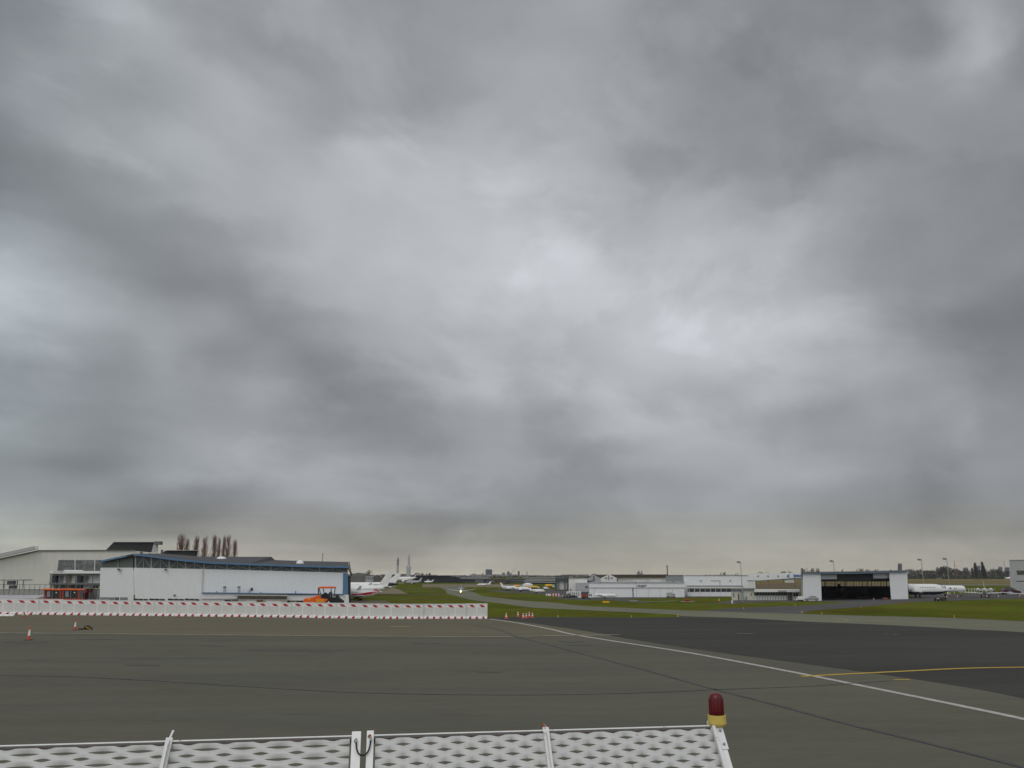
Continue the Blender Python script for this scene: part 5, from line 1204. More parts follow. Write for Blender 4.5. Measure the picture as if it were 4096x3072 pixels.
rect(F5, 2531, 2583, 2320, 2328, WHITE2, os_, 'white_panel', -.15, -.005); rect(F5, 2597, 2646, 2317, 2328, WHITE2, os_, 'white_panel', -.15, -.005)
slab(F5, [(2346, 2318), (2375, 2299), (2404, 2314), (2404, 2350), (2346, 2350)], GREYW, os_, 'rear_gable', -2, -.9)
rect(F5, 2374, 2379, 2303, 2330, MID, os_, 'gable_pilaster', -2.2, -2.05); rect(F5, 2349, 2376, 2322, 2330, mat('teal_glass', (.05, .09, .11), .3, .2, 1), os_, 'window_band', -2.12, -2.01)
slab(F5, [(2364, 2302), (2371, 2295), (2383, 2295), (2388, 2301)], GREY, os_, 'roof_lantern', -1.5, 3)
gb_, F6, Y6 = bld('grey_block', 'blue-grey flat block between the brown roof and the long white hangar', 'building', 2700, Y=300)
rect(F6, 2664, 2740, 2303.5, 2360, mat('blue_grey_render', (.27, .29, .31), .8, .08, 1), gb_, 'wall', 0, 10); rect(F6, 2663, 2741, 2302, 2303.5, MID, gb_, 'roof_edge', -.1, 10)
def mast(label, u, vt, v0, r, m_, name='chimney', cat='chimney', Y=None, group=None):
    Y = Y or G(u, v0).y
    t = thing(name, label, cat, Vector((D(u, v0, Y).x, Y, 0)), 0, group)
    top = D(u, vt, Y); m = MB(); m.tube([(t.location.x, Y, 0), (t.location.x, Y, top.z)], [r, r * .8], 8); m.build('shaft', m_, t); 
    m = MB(); m.tube([(t.location.x, Y, top.z + .01), (t.location.x, Y, top.z + r * 2)], [r * 1.15, r], 8); m.build('cap', MID, t); return t
mast('slim dark chimney rising at the right end of the brown roof', 2671, 2267, 2330, .26, MID, Y=340)
mast('faint thin mast behind the curved dark roof of the left hangar', 1287, 2216, 2300, .18, GREY, name='mast', cat='mast', Y=360)
# long white hangar (second)
lh, F7, Y7 = bld('long_hangar', 'tall plain white hangar with a strip of dark windows low on its wall', 'hangar', 2860, 2385)
rect(F7, 2736, 2994, 2302, 2386, WHITE, lh, 'wall', 0, 25, True)
rect(F7, 2735, 2994, 2300.6, 2301.8, LGREY, lh, 'roof_edge', -.2, 25)
rect(F7, 2750, 2972, 2342, 2345, GREY, lh, 'ledge', -1.6, -.01); rect(F7, 2751, 2971, 2345.2, 2352.5, WHITE2, lh, 'annex_wall', -1.5, -.01)
rect(F7, 2751, 2971, 2368, 2386, WHITE, lh, 'annex_lower_wall', -1.5, -.01, True); rect(F7, 2751, 2971, 2352.6, 2367.8, WHITE2, lh, 'annex_recess', -1.3, -.02)
k = 0
for u0 in [2751, 2758.5, 2780, 2801.5, 2822, 2843, 2864, 2885, 2905, 2926]:
    n_ = 2 if u0 == 2751 else 5
    wn = rect(F7, u0, u0 + (5 if n_ == 2 else 18.5), 2354.5, 2367, MID, lh, 'window', -1.42, -1.31)
    for i in range(n_): 
        if n_ == 2 and i: continue
        rect(F7, u0 + .8 + i * 3.6, u0 + 3.4 + i * 3.6, 2355.5, 2366, GLASSD, wn, 'pane', -1.46, -1.425)
for u in (2757, 2799, 2841, 2883, 2924): rect(F7, u, u + 1, 2369, 2386, LGREY, lh, 'panel_joint', -1.54, -1.505, True)
slab(F7, [(2843, 2321), (2881, 2321), (2881, 2341.8), (2878.5, 2341.8), (2878.5, 2323.5), (2843, 2323.5)], LGREY, lh, 'trim', -.12, -.005)
for u in (2802, 2919): rect(F7, u, u + 3.5, 2320, 2324, MID, lh, 'wall_lamp', -.4, -.005)
# fascia canopy with the arrow emblem
ch, F8, Y8 = bld('canopy_hangar', 'white overhanging hangar front with a blue arrow emblem and blue letters', 'hangar', 3090, 2384)
slab(F8, [(2992, 2295), (3060, 2293), (3260, 2290.5), (3260, 2309), (3170, 2313), (3090, 2318), (3040, 2321.5), (2992, 2321.5)], WHITE, ch, 'fascia', -3, 2)
slab(F8, [(2989, 2321.7), (3040, 2321.7), (3090, 2318.2), (3170, 2313.2), (3260, 2309.2), (3260, 2311), (3170, 2315), (3090, 2320), (3040, 2323.4), (2989, 2323.6)], mat('slate_blue_trim', (.16, .2, .28), .6, .1, 1), ch, 'fascia_trim', -2.9, 2)
rect(F8, 2994, 3014, 2323.7, 2354, WHITE2, ch, 'wall', -2.8, 10, True); rect(F8, 3014.3, 3022, 2323.7, 2354, WHITE, ch, 'column', -2.9, 1, True)
for u in (3031, 3070, 3110): rect(F8, u, u + 5, 2302, 2308, MID, ch, 'fascia_window', -3.08, -3.005)
LB = mat('blue_lettering', (.05, .16, .42), .5, .05, 2)
slab(F8, [(3145, 2304), (3157, 2296), (3157, 2300), (3153, 2304), (3158, 2309), (3158, 2313)], LB, ch, 'arrow_emblem', -3.08, -3.005)
slab(F8, [(3144.5, 2303.8), (3151, 2301.5), (3151, 2307)], LB, ch, 'arrow_emblem', -3.12, -3.085)
text('lettering', 'EMBRAER', F8, 3162, 3214, 2298.5, 2307.5, LB, ch, -3.08, .03)
rect(F8, 3139, 3176, 2315.5, 2330, WHITE2, ch, 'hanging_panel', -2.6, -2.4)
rect(F8, 3176.5, 3178.5, 2295, 2358, MID, ch, 'thin_column', -3.3, -3.15)
# low terminal
lt2, F9, Y9 = bld('low_terminal', 'low cream terminal with a dark window strip and a flat white roof', 'terminal building', 3060, 2401)
rect(F9, 2926, 3017, 2358.5, 2399, CRM, lt2, 'wall', 0, 6, True)
rect(F9, 2924, 2966, 2356, 2368, mat('cool_grey_render', (.33, .34, .35), .8, .05, 1), lt2, 'blue_grey_panel', -.05, -.005); rect(F9, 2922, 3019, 2353.5, 2357.8, GREY, lt2, 'roof', -.5, 6.5)  # grey panel on the upper wall, left of the drainpipe
rect(F9, 3017.2, 3200, 2359, 2368, WHITE2, lt2, 'flat_roof', -1, 6.5)
rect(F9, 3017, 3150, 2368.2, 2382, GLASSD, lt2, 'window_strip', .3, .5)
rect(F9, 3017, 3150, 2382.2, 2401, WHITE2, lt2, 'lower_panels', .25, 5, True)
for i in range(13): rect(F9, 3016.5 + i * 10.6, 3018.2 + i * 10.6, 2368.3, 2401, GREY, lt2, 'mullion', .05, .22, True)
rect(F9, 3112, 3146, 2360.5, 2366.5, mat('faded_pink_panel', (.40, .34, .34), .7, .2, 2), lt2, 'sign_panel', -1.1, -1.005)
rect(F9, 3152, 3169, 2368.5, 2402, mat('brown_grey_door', (.14, .12, .12), .6, .1, 1), lt2, 'entrance_door', .3, .6, True)
rect(F9, 3170, 3200, 2368.3, 2402, WHITE2, lt2, 'porch_wall', .4, 5, True)
for u in (3173.5, 3184): rect(F9, u, u + 8, 2374, 2386, GLASSD, lt2, 'window', .3, .39)
rect(F9, 2971, 2976, 2376, 2399, mat('pale_blue_door', (.22, .32, .42), .6, .05, 1), lt2, 'blue_door', -.1, -.005, True)
rect(F9, 2953, 2957, 2375, 2399, BLACKR, lt2, 'dark_doorway', -.1, -.005, True); rect(F9, 2933, 2937, 2373, 2388, MID, lt2, 'narrow_window', -.1, -.005)
rect(F9, 2964, 2965.5, 2357.9, 2399, MID, lt2, 'drainpipe', -.25, -.105, True); rect(F9, 3004, 3008, 2373, 2382, MID, lt2, 'narrow_window', -.1, -.005)
rect(F9, 2982, 2988, 2386, 2399, GREY, lt2, 'meter_cupboard', -.3, -.005, True); rect(F9, 2969, 2975, 2365, 2371, GREY, lt2, 'vent', -.2, -.055)
# open hangar with leaning door leaves
oh, F10, Y10 = bld('open_hangar', 'wide open hangar, black inside, with a white door leaf at each side', 'hangar', 3400, 2401)
F10 = Facade(G(3207, 2404), G(3636, 2396)).aim(3420); OFF[oh.name] = Vector(oh.location)
slab(F10, [(3212, 2296), (3283, 2296), (3290, 2440), (3215, 2440)], WHITE, oh, 'door_leaf', -.6, -.1)
slab(F10, [(3204.5, 2294), (3211.7, 2296), (3214.7, 2440), (3209, 2440)], GREYW, oh, 'end_wall', -.1, .4)
slab(F10, [(3556, 2291), (3628, 2290.5), (3637, 2440), (3568, 2440)], WHITE, oh, 'door_leaf', -.6, -.1)
slab(F10, [(3205, 2290.5), (3300, 2291), (3420, 2289), (3628, 2283.5), (3628, 2290), (3420, 2294.5), (3300, 2296), (3205, 2295.5)], mat('pale_blue_fascia', (.19, .27, .34), .6, .15, .5), oh, 'fascia', -1.0, -.65)
slab(F10, [(3203, 2287.5), (3420, 2285), (3629, 2280.5), (3629, 2283.3), (3420, 2288.8), (3300, 2290.8), (3203, 2290.3)], GREY, oh, 'roof_edge', -1.2, 26)
slab(F10, [(3284, 2296), (3420, 2294.6), (3556, 2291), (3556, 2292.6), (3420, 2296.4), (3284, 2298)], BLUE, oh, 'door_rail', -.6, -.1)
slab(F10, [(3284, 2299), (3347, 2298), (3347, 2316.5), (3285, 2317)], LGREY, oh, 'upper_panel', 0, .3)
slab(F10, [(3492, 2295), (3556, 2293.5), (3557, 2313), (3493, 2313.5)], LGREY, oh, 'upper_panel', 0, .3)
slab(F10, [(3347.3, 2297.5), (3491.7, 2294.5), (3492, 2322), (3347.3, 2325)], BLACKR, oh, 'dark_opening_shade', .35, .7)  # black sheets stand in for shade in the upper opening
slab(F10, [(3285, 2317.5), (3347, 2317), (3347, 2323), (3285, 2324)], BLACKR, oh, 'dark_opening_shade', .35, .7)
slab(F10, [(3492.3, 2314), (3557, 2313.4), (3557, 2320), (3492.3, 2321)], BLACKR, oh, 'dark_opening_shade', .35, .7)
# back wall, sides and inner ceiling; window strip open behind; interior shade put into the black
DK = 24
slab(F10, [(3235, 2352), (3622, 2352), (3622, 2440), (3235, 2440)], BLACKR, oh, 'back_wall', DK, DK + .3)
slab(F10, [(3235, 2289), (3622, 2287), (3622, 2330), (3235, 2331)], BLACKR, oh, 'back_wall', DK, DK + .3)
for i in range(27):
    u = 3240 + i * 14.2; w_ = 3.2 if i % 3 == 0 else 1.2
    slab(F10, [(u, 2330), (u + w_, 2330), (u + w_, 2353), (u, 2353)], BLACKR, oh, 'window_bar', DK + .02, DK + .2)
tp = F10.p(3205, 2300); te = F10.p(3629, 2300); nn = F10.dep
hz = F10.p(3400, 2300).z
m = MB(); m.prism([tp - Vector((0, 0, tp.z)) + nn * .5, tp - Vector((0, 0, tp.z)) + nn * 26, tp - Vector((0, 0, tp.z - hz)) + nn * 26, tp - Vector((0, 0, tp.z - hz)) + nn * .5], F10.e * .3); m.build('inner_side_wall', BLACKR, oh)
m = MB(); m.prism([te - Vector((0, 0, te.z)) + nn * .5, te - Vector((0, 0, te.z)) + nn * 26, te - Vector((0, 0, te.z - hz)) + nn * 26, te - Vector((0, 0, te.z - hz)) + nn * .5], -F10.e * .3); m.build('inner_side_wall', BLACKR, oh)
slab(F10, [(3212, 2404), (3214, 2404), (3213, 2440), (3210, 2440)], GREYW, oh, 'hinge_foot', -.7, -.61)
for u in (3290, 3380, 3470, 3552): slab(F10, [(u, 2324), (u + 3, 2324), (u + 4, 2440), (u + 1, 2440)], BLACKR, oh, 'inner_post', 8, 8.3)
sheet('hangar_floor', [F10.p(3207, 2404) * Vector((1, 1, 0)) if False else Vector((F10.A.x, F10.A.y + .2, 0)), Vector((F10.B.x, F10.B.y + .2, 0)), Vector((F10.B.x, F10.B.y, 0)) + nn * 24, Vector((F10.A.x, F10.A.y, 0)) + nn * 24], mat('dark_floor', (.04, .038, .035), .9, .2, .5), .022)  # near-black floor colour with slight random variation
# aircraft parked inside, shade put into its black paint, and pallets
ia = aircraft('business_jet', 'jet painted black as a shaded silhouette, deep inside the open hangar', G(3410, 2400) + nn * 13, R(-80), 15, 1.9, 13, 1.2, body=BLACKR, finm=BLACKR, detail=False)
t = thing('pallet_stack', 'low stack of pallets with orange straps inside the hangar mouth', 'pallets', F10.p(3540, 2395) * Vector((1, 1, 0)) + nn * 1.2)
slab(F10, [(3530, 2391), (3556, 2391), (3558, 2399), (3530, 2399)], MID, t, 'pallets', 1.0, 2); slab(F10, [(3540, 2391.5), (3550, 2391.5), (3550, 2397), (3540, 2397)], ORANGE, t, 'orange_box', .85, .99)
# right-hand building
rbd, F11, Y11 = bld('grey_building', 'tall pale grey building cut by the right edge, one dark window strip', 'building', 4070, 2374)
F11 = Facade(G(4051, 2377), G(4300, 2382)).aim(4110)
slab(F11, [(4037, 2241), (4310, 2238), (4310, 2460), (4053, 2460)], mat('grey_cladding', (.44, .45, .43), .7, .05, 1.5, streak=(4, 4, .3)), rbd, 'wall', 0, 15)
slab(F11, [(4036, 2239.5), (4311, 2236.5), (4311, 2238), (4037, 2241)], LGREY, rbd, 'roof_edge', -.2, 15)
slab(F11, [(4066, 2282), (4200, 2281), (4200, 2298), (4069, 2299.5)], mat('olive_glazing', (.10, .095, .06), .3, .3, 1.5), rbd, 'window_strip', -.1, -.005)
for i in range(6): slab(F11, [(4074 + i * 9, 2282), (4075.5 + i * 9, 2282), (4076.5 + i * 9, 2299), (4075 + i * 9, 2299)], MID, rbd, 'mullion', -.14, -.102)
slab(F11, [(4064, 2324), (4200, 2323), (4200, 2325), (4064, 2326)], MID, rbd, 'ledge', -.12, -.005)
slab(F11, [(4067, 2300), (4120, 2300), (4122, 2323), (4069, 2323)], bpy.data.materials['grey_cladding'], rbd, 'panel', -.08, -.005)
# stand-side hut screen: white post barrier near the airliner
wp, F12, Y12 = bld('post_screen', 'white post and mesh screen beside the rounded nose of the white airliner', 'fence', 3880, 2375)
for i, u in enumerate((3768, 3795, 3816, 3840, 3862, 3874, 3886, 3899)):
    rect(F12, u, u + 1.6, 2355 if u > 3850 else 2364, 2376, WHITE, wp, 'post', 0, .15, True)
rect(F12, 3862, 3900, 2354.4, 2355, WHITE, wp, 'rail', 0, .1)
for i in range(9): rect(F12, 3876 + i * 2.6, 3876.5 + i * 2.6, 2355.2, 2369, LGREY, wp, 'mesh_wire', .05, .08)
for i, (u, v0, v1) in enumerate(((3719, 2367, 2381), (3680, 2371, 2378), (3702, 2370, 2377), (3744, 2369, 2378), (3792, 2367, 2379))):
    t = thing('stand_post', ['thickest white post under the navy-bellied jet', 'white post left under the navy-bellied jet wing', 'white post just left of the thickest one under the jet', 'white post under the nose of the navy-bellied jet', 'white post right of the black car roof'][i], 'post', G(u, v1))
    m = MB(); g = G(u, v1); h = hgt(u, v0, v1); m.box(g.x - .1, g.x + .1, g.y, g.y + .2, 0, h); m.build('post', WHITE, t); m = MB(); m.box(g.x - .25, g.x + .25, g.y - .15, g.y + .35, 0.001, .12); m.build('foot', CONC, t)
# white tent, orange kit
tn, F13, Y13 = bld('tent', 'small white peaked tent on the far apron among yellow trucks', 'tent', 2110, 2347)
m = MB(); c = Vector((D(2111, 2345, Y13).x, Y13, 0)); w_ = 20 * PXM(Y13); hh = D(2111, 2345 - 7, Y13).z; ht = D(2111, 2332, Y13).z
m.loft([[(c.x - w_, c.y, hh), (c.x + w_, c.y, hh), (c.x + w_, c.y + w_ * 1.4, hh), (c.x - w_, c.y + w_ * 1.4, hh)], [(c.x - w_ * .5, c.y + w_ * .5, ht * .9), (c.x + w_ * .5, c.y + w_ * .5, ht * .9), (c.x + w_ * .5, c.y + w_ * .9, ht * .9), (c.x - w_ * .5, c.y + w_ * .9, ht * .9)], [(c.x - .2, c.y + w_ * .7 - .1, ht), (c.x + .2, c.y + w_ * .7 - .1, ht), (c.x + .2, c.y + w_ * .7 + .1, ht), (c.x - .2, c.y + w_ * .7 + .1, ht)]]); m.build('canopy', WHITE, tn)
m = MB(); m.box(c.x - w_ * .97, c.x + w_ * .97, c.y + .1, c.y + w_ * 1.3, 0, hh - .01); m.build('sides', WHITE2, tn)

# ------------------------------------------------------------------ lamp masts
def lampmast(label, u, vt, vb, Y):
    t = thing('apron_light_mast', label, 'light mast', Vector((D(u, vb, Y).x, Y, 0)), 0, 'tall thin apron light masts')
    x = t.location.x; top = D(u - 3, vt, Y).z; r = .2 * Y / 230
    m = MB(); m.tube([(x, Y, 0), (x, Y, top)], [r * .6, r * .35], 8); m.build('pole', POLE, t)
    m = MB(); m.bar((x + .1, Y, top + .05), (x - .9 * Y / 230, Y, top + .05), .12 * Y / 230); m.build('arm', GREY, t)
    s = Y / 230
    m = MB(); m.prism([(x - .95 * s, Y - .3, top - .1 * s), (x - .2 * s, Y - .3, top - .15 * s), (x - .15 * s, Y - .3, top + .28 * s), (x - .85 * s, Y - .3, top + .38 * s)], (0, .6, 0)); m.build('floodlight', GREY, t)
lampmast('light mast standing behind the low terminal, before the tall plain hangar', 2968, 2250, 2352, 203)
lampmast('light mast rising behind the roof of the open hangar', 3338, 2246, 2300, 250)
lampmast('light mast rising behind the navy-bellied jet cabin', 3695, 2240, 2333, 262)
lampmast('light mast rising behind the nose of the navy-bellied jet', 3797, 2237, 2333, 262)
rm_ = thing('striped_mast', 'slim red and white striped mast above the far treeline', 'mast', Vector((D(3823, 2300, 1245).x, 1245, 0)))
zt_ = D(3823, 2240, 1245).z; zb2 = D(3823, 2290, 1245).z
for i in range(5):
    m = MB(); a = zb2 + (zt_ - zb2) * i / 5; b = zb2 + (zt_ - zb2) * (i + 1) / 5; m.tube([(rm_.location.x, 1245, a), (rm_.location.x, 1245, b - .01)], [.75 - .11 * i, .65 - .11 * i], 8); m.build('band', RED if i % 2 == 0 or i == 3 else WHITE2, rm_)
m = MB(); m.tube([(rm_.location.x, 1245, 0), (rm_.location.x, 1245, zb2 - .01)], .75, 8); m.build('lower_shaft', WHITE2, rm_)
mast('faint pale mast left of the right-hand grey building', 4023, 2243, 2300, .3, GREY, name='mast', cat='mast', Y=1245)
mast('thin mast above the middle hangar roofs, between towers and dark frame', 2108, 2290, 2330, .35, GREY, name='mast', cat='mast', Y=700)
mast('faint thin mast between the two leftmost distant towers', 1931, 2295, 2320, .6, TOWER, name='mast', cat='mast', Y=1200)

# ------------------------------------------------------------------ museum hall, rockets, clutter far out
mh, F14, Y14 = bld('museum_hall', 'long low black hall across the airfield behind the tall rocket', 'hall', 1800, Y=645)
NB_ = mat('black_cladding', (.022, .024, .032), .7, .3, .08)
slab(F14, [(1652, 2308), (1665, 2304), (1800, 2303.5), (1840, 2310), (1840, 2333), (1652, 2333)], NB_, mh, 'black_wall', 0, 20)
for u, u2 in ((1707, 1709), (1712.5, 1714.5)): slab(F14, [(u + 2, 2317), (u2 + 2, 2317), (u2, 2327), (u, 2327)], WHITE2, mh, 'white_strut', -.6, -.1)
slab(F14, [(1665, 2301.8), (1800, 2301.5), (1800, 2303.3), (1665, 2303.8)], MID, mh, 'roof_edge', -1, 20)
gh, F15, Y15 = bld('grey_roofed_hall', 'long grey-roofed terminal hall with a dark glazed front right of the black hall', 'terminal building', 1950, Y=655)
slab(F15, [(1822, 2308), (1955, 2307), (1962, 2316.5), (1826, 2316.5)], GREY, gh, 'roof', -1, 25)
slab(F15, [(1840.5, 2316.7), (2010, 2316.7), (2100, 2319), (2215, 2322), (2215, 2334), (1840.5, 2332)], mat('grey_blue_front', (.045, .05, .065), .6, .4, .06), gh, 'front', 0, 20)
rect(F15, 1900, 1935, 2318, 2331, MID, gh, 'glazed_bay', -.5, -.05)
rect(F15, 1975, 2030, 2319, 2333, mat('red_brown_wall', (.085, .05, .04), .9, .3, .1), gh, 'brown_bay', -.5, -.05)
lr, F16, Y16 = bld('far_warehouse', 'far low warehouse with pale stepped roofs behind the dark frame', 'warehouse', 2150, Y=560)
slab(F16, [(2035, 2313), (2101, 2313), (2101, 2316.5), (2035, 2316.5)], MID, lr, 'dark_roof', -2, 12)
slab(F16, [(2031, 2317), (2125, 2316), (2225, 2318), (2225, 2324), (2031, 2324)], GREY, lr, 'upper_roof', -1, 12)
slab(F16, [(2095, 2326), (2225, 2328), (2225, 2330.5), (2095, 2329)], LGREY, lr, 'pale_edge', -3, 8); slab(F16, [(2095, 2331), (2225, 2331), (2225, 2345), (2095, 2345)], MID, lr, 'lower_wall', -1, 12)
slab(F16, [(2090, 2309), (2180, 2309.5), (2300, 2306), (2300, 2316), (2090, 2314)], HAZEG, lr, 'back_roof', 30, 60)
slab(F16, [(2020, 2320), (2045, 2320), (2040, 2347), (2026, 2347)], mat('dark_block', (.05, .045, .045), .9, .3, .2), lr, 'dark_tower', -6, -4)
def rocket(label, u, prof, Y, m_):
    x = D(u, 2300, Y).x; t = thing('display_rocket', label, 'rocket', Vector((x, Y, 0)))
    k = PXM(Y)
    for j, (nm, pts, mm) in enumerate(prof):
        m = MB(); m.lathe([(w_ * k / 2, D(u, v, Y).z) for v, w_ in pts], (x, Y, 0), 16); m.build(nm, mm, t, smooth=False)
    return t
RG = mat('rocket_grey', (.20, .195, .19), .7, .15, .3); RW = mat('rocket_white', (.42, .43, .44), .6, .1, .3)
rocket('slim grey rocket with a dark collar and pale tip, left of the larger one', 1590, [('lower_stage', [(2310, 9), (2285, 9), (2262, 8)], GREYW), ('upper_stage', [(2261.9, 8), (2240.1, 7.4)], RG), ('collar', [(2240, 9.5), (2238, 9.5)], MID), ('nose', [(2237.9, 8), (2232, 7), (2226, 4), (2223, .3)], RW)], 700, RG)
t = rocket('tall pale rocket with side boosters standing on the museum ground', 1634, [('core_stage', [(2311, 14), (2268, 14)], RW), ('upper_stage', [(2267.9, 14), (2260, 8.5), (2228, 8)], RW), ('nose', [(2227.9, 7.4), (2222, 5.5), (2215, 1.8), (2213, .2)], RW)], 700, RW)
for s in (-1, 1):
    x = t.location.x + s * 5.6 * PXM(700); m = MB(); m.lathe([(2.6 * PXM(700), 0.0), (2.6 * PXM(700), D(1634, 2270, 700).z), (1.6 * PXM(700), D(1634, 2264, 700).z), (.05, D(1634, 2259, 700).z)], (x, 699.5, 0), 12); m.build('booster', GREYW, t)
# clutter left of the black hall
def fbox(name, label, cat, u0, u1, v0, v1, Y, m_, roof=None, group=None, d=8, win=0):
    t, F, _ = bld(name, label, cat, (u0 + u1) / 2, Y=Y, group=group)
    rect(F, u0, u1, v0, v1, m_, t, 'wall', 0, d, v1 > 2312)
    if roof: rect(F, u0 - 1, u1 + 1, v0 - 1.6, v0 - .1, roof, t, 'roof', -.5, d + .5)
    for i in range(win):
        uu = u0 + (u1 - u0) * (i + .3) / win; rect(F, uu, uu + (u1 - u0) / win * .45, v0 + (v1 - v0) * .25, v0 + (v1 - v0) * .5, MID, t, 'window', -.2, -.02)
    return t
fbox('far_building', 'grey and brown low house with a light roof just right of the left hangar', 'house', 1404, 1462, 2294, 2330, 620, mat('brown_grey_house', (.17, .16, .15), .9, .25, .08), None, win=5)
t, F17, _ = bld('white_roofed_hall', 'distant white-roofed hall just right of the blue-eaved hangar', 'hall', 1430, Y=760)
slab(F17, [(1398, 2284), (1440, 2283), (1460, 2285), (1458, 2293), (1430, 2291), (1410, 2296), (1398, 2296)], WHITE, t, 'roof', -2, 20); slab(F17, [(1398, 2296.3), (1410, 2296.3), (1430, 2291.5), (1458, 2293.3), (1458, 2325), (1398, 2325)], HAZEG, t, 'wall', 0, 18)
fbox('far_building', 'grey house with rows of windows left of the tall white fin', 'house', 1462, 1493, 2302, 2330, 600, GREYW, MID, win=4)
fbox('far_building', 'dull brown roofs low behind the big white jet', 'house', 1493, 1545, 2310, 2330, 590, mat('dull_brown_roofs', (.15, .12, .10), .9, .4, .1), GREY, win=5)
fbox('far_building', 'small distant house between the two white fins', 'house', 1566, 1580, 2303, 2322, 640, GREYW, MID, win=2)
fbox('far_building', 'flat dark distant block between the second fin and the tall rocket', 'house', 1598, 1624, 2297, 2310, 900, HAZEG, MID, win=3)
for (u, v0, v1, w_, lab) in ((1512, 2318, 2326, 18, 'light van far behind the white jet, nearest the hangar'), (1428, 2322, 2330, 22, 'pale lorry far behind the white jet roof')):
    t = boxtruck(lab, at(u, 2331), R(3), WHITE2, HAZEG, 6, 2.5, 2)
# far towers of the city
tw = 'far towers of the city skyline'
def tower(label, u0, u1, v0, Y=3000, taper=0, m_=TOWER, crown=0, name='tower_block'):
    t, F, _ = bld(name, label, 'tower', (u0 + u1) / 2, Y=Y, group=tw)
    slab(F, [(u0 + taper, v0 + crown), (u1 - taper, v0 + crown), (u1, 2314), (u0, 2314)], m_, t, 'shaft', 0, 30)
    if crown: slab(F, [(u0 + taper + 2, v0), (u1 - taper - 2, v0), (u1 - taper - 1, v0 + crown - .15), (u0 + taper + 1, v0 + crown - .15)], GREY, t, 'crown', 1, 28)
    n = max(2, int((u1 - u0) / 4)); TWW = mat_win
    for i in range(n):
        u = u0 + taper + (u1 - u0 - 2 * taper) * (i + .3) / n
        slab(F, [(u, v0 + crown + 2), (u + 1.3, v0 + crown + 2), (u + 1.3, 2308), (u, 2308)], TWW, t, 'window_strip', -.8, -.1)
    return t
mat_win = mat('tower_windows', (.07, .08, .10), .5, .2, .02)
tower('small pale tower block left of the wide one', 1888, 1903, 2294, crown=3, m_=mat('pale_far_tower', (.16, .175, .20), .8, .1, .05))
tower('widest and tallest grey tower block on the middle skyline', 1942, 1969, 2277, crown=2)
tower('faint low tower between the wide one and the crane', 1976, 1990, 2297, m_=mat('pale_brown_tower', (.20, .18, .17), .8, .1, .05), crown=2)
tower('round-topped tower, first of the three to the right of the wide one', 2008, 2020, 2290, crown=3)
tower('round-topped taller tower crossed by the crane boom', 2027.5, 2039, 2285, crown=4)
tower('short tower close right of the one crossed by the crane boom', 2039.5, 2047, 2292, crown=2)
tower('faint small block left of the slim dark tower', 2060, 2070, 2299, crown=1, m_=bpy.data.materials['pale_far_tower'])
tower('slim dark tower standing alone right of the crane boom', 2071, 2079, 2284, crown=1)
tower('dark rounded tower block above the right end of the open hangar', 3590, 3609, 2253, 2400, taper=1, crown=5, m_=mat('purple_grey_tower', (.085, .075, .085), .8, .1, .05))
tower('small blue-grey block pair above the treeline, left one', 3746, 3753, 2267, 3000, crown=2)
tower('small blue-grey block pair above the treeline, right one', 3757, 3768, 2270, 3000, crown=1)
tower('low blue-grey block right of the striped mast', 3852, 3872, 2270, 3000, crown=2)
tower('pale blue-grey block between the two tall cypresses', 3907, 3921, 2262, 3000, crown=2)
tower('stepped blue-grey block left of the right-hand building', 3990, 4012, 2266, 2800, taper=2, crown=4)
tower('low blue-grey block touching the right-hand building', 4018, 4038, 2269, 2800, crown=1)
for (u, lab) in ((3369, 'tiny far block above the hangar roof, left one'), (3466, 'tiny far block above the hangar roof, middle one'), (3563, 'tiny far block above the hangar roof, right one')): tower(lab, u - 3, u + 3, 2277, 2600, crown=2)
# church on its hill
cs, F18, _ = bld('domed_church', 'pale distant church silhouette with a dome and a slim bell tower', 'church', 2560, Y=3600)
slab(F18, [(2547, 2299), (2573, 2299), (2573, 2294), (2547, 2294)], HAZEG, cs, 'nave', 0, 20)
for (u, w_, v0, nm) in ((2556.5, 8, 2281, 'dome'), (2551, 4, 2288, 'small_dome'), (2562, 3.5, 2289, 'small_dome'), (2568.5, 4, 2280, 'bell_tower')):
    k = PXM(3600); x = D(u, 2290, 3600).x; z0 = D(u, 2299, 3600).z; z1 = D(u, v0, 3600).z
    m = MB(); m.lathe([(w_ / 2 * k, z0 - 10), (w_ / 2 * k, z0 + (z1 - z0) * .4), (w_ * .42 * k, z0 + (z1 - z0) * .65), (w_ * .2 * k, z0 + (z1 - z0) * .88), (.3, z1)], (x, 3600 + 10, 0), 12); m.build(nm, TOWER, cs)
# cranes
def crane(label, u0, v0, u1, v1, Y, m_):
    p0, p1 = D(u0, v0, Y), D(u1, v1, Y); t = thing('crane', label, 'crane', Vector((p0.x, Y, 0)))
    s = PXM(Y); m = MB(); n = 14
    for o in ((-.5, 0), (.5, 0), (0, .8)):
        m.bar(p0 + Vector((o[0] * s, o[1] * s, 0)), p1 + Vector((o[0] * s * .4, o[1] * s * .4, 0)), .35 * s)
    for i in range(n): a = p0.lerp(p1, i / n); b = p0.lerp(p1, (i + 1) / n); m.bar(a + Vector((-.5 * s, 0, 0)), b + Vector((.5 * s, 0, 0)), .2 * s)
    m.build('boom', m_, t); m = MB(); m.box(p0.x - 4 * s, p0.x + 4 * s, Y - 2, Y + 4, .4, max(p0.z, 2)); m.build('cab', MID, t)
    m = MB(); m.box(p0.x - 6 * s, p0.x + 6 * s, Y - 3, Y + 5, 0, .38); m.build('undercarriage', BLACK, t)
crane('crane with the longest pale boom, leaning right across the skyline', 2022, 2325, 2067, 2264, 560, GREY)
crane('crane with a short dark boom right of the wide tower', 1973, 2325, 1996, 2296, 600, MID)
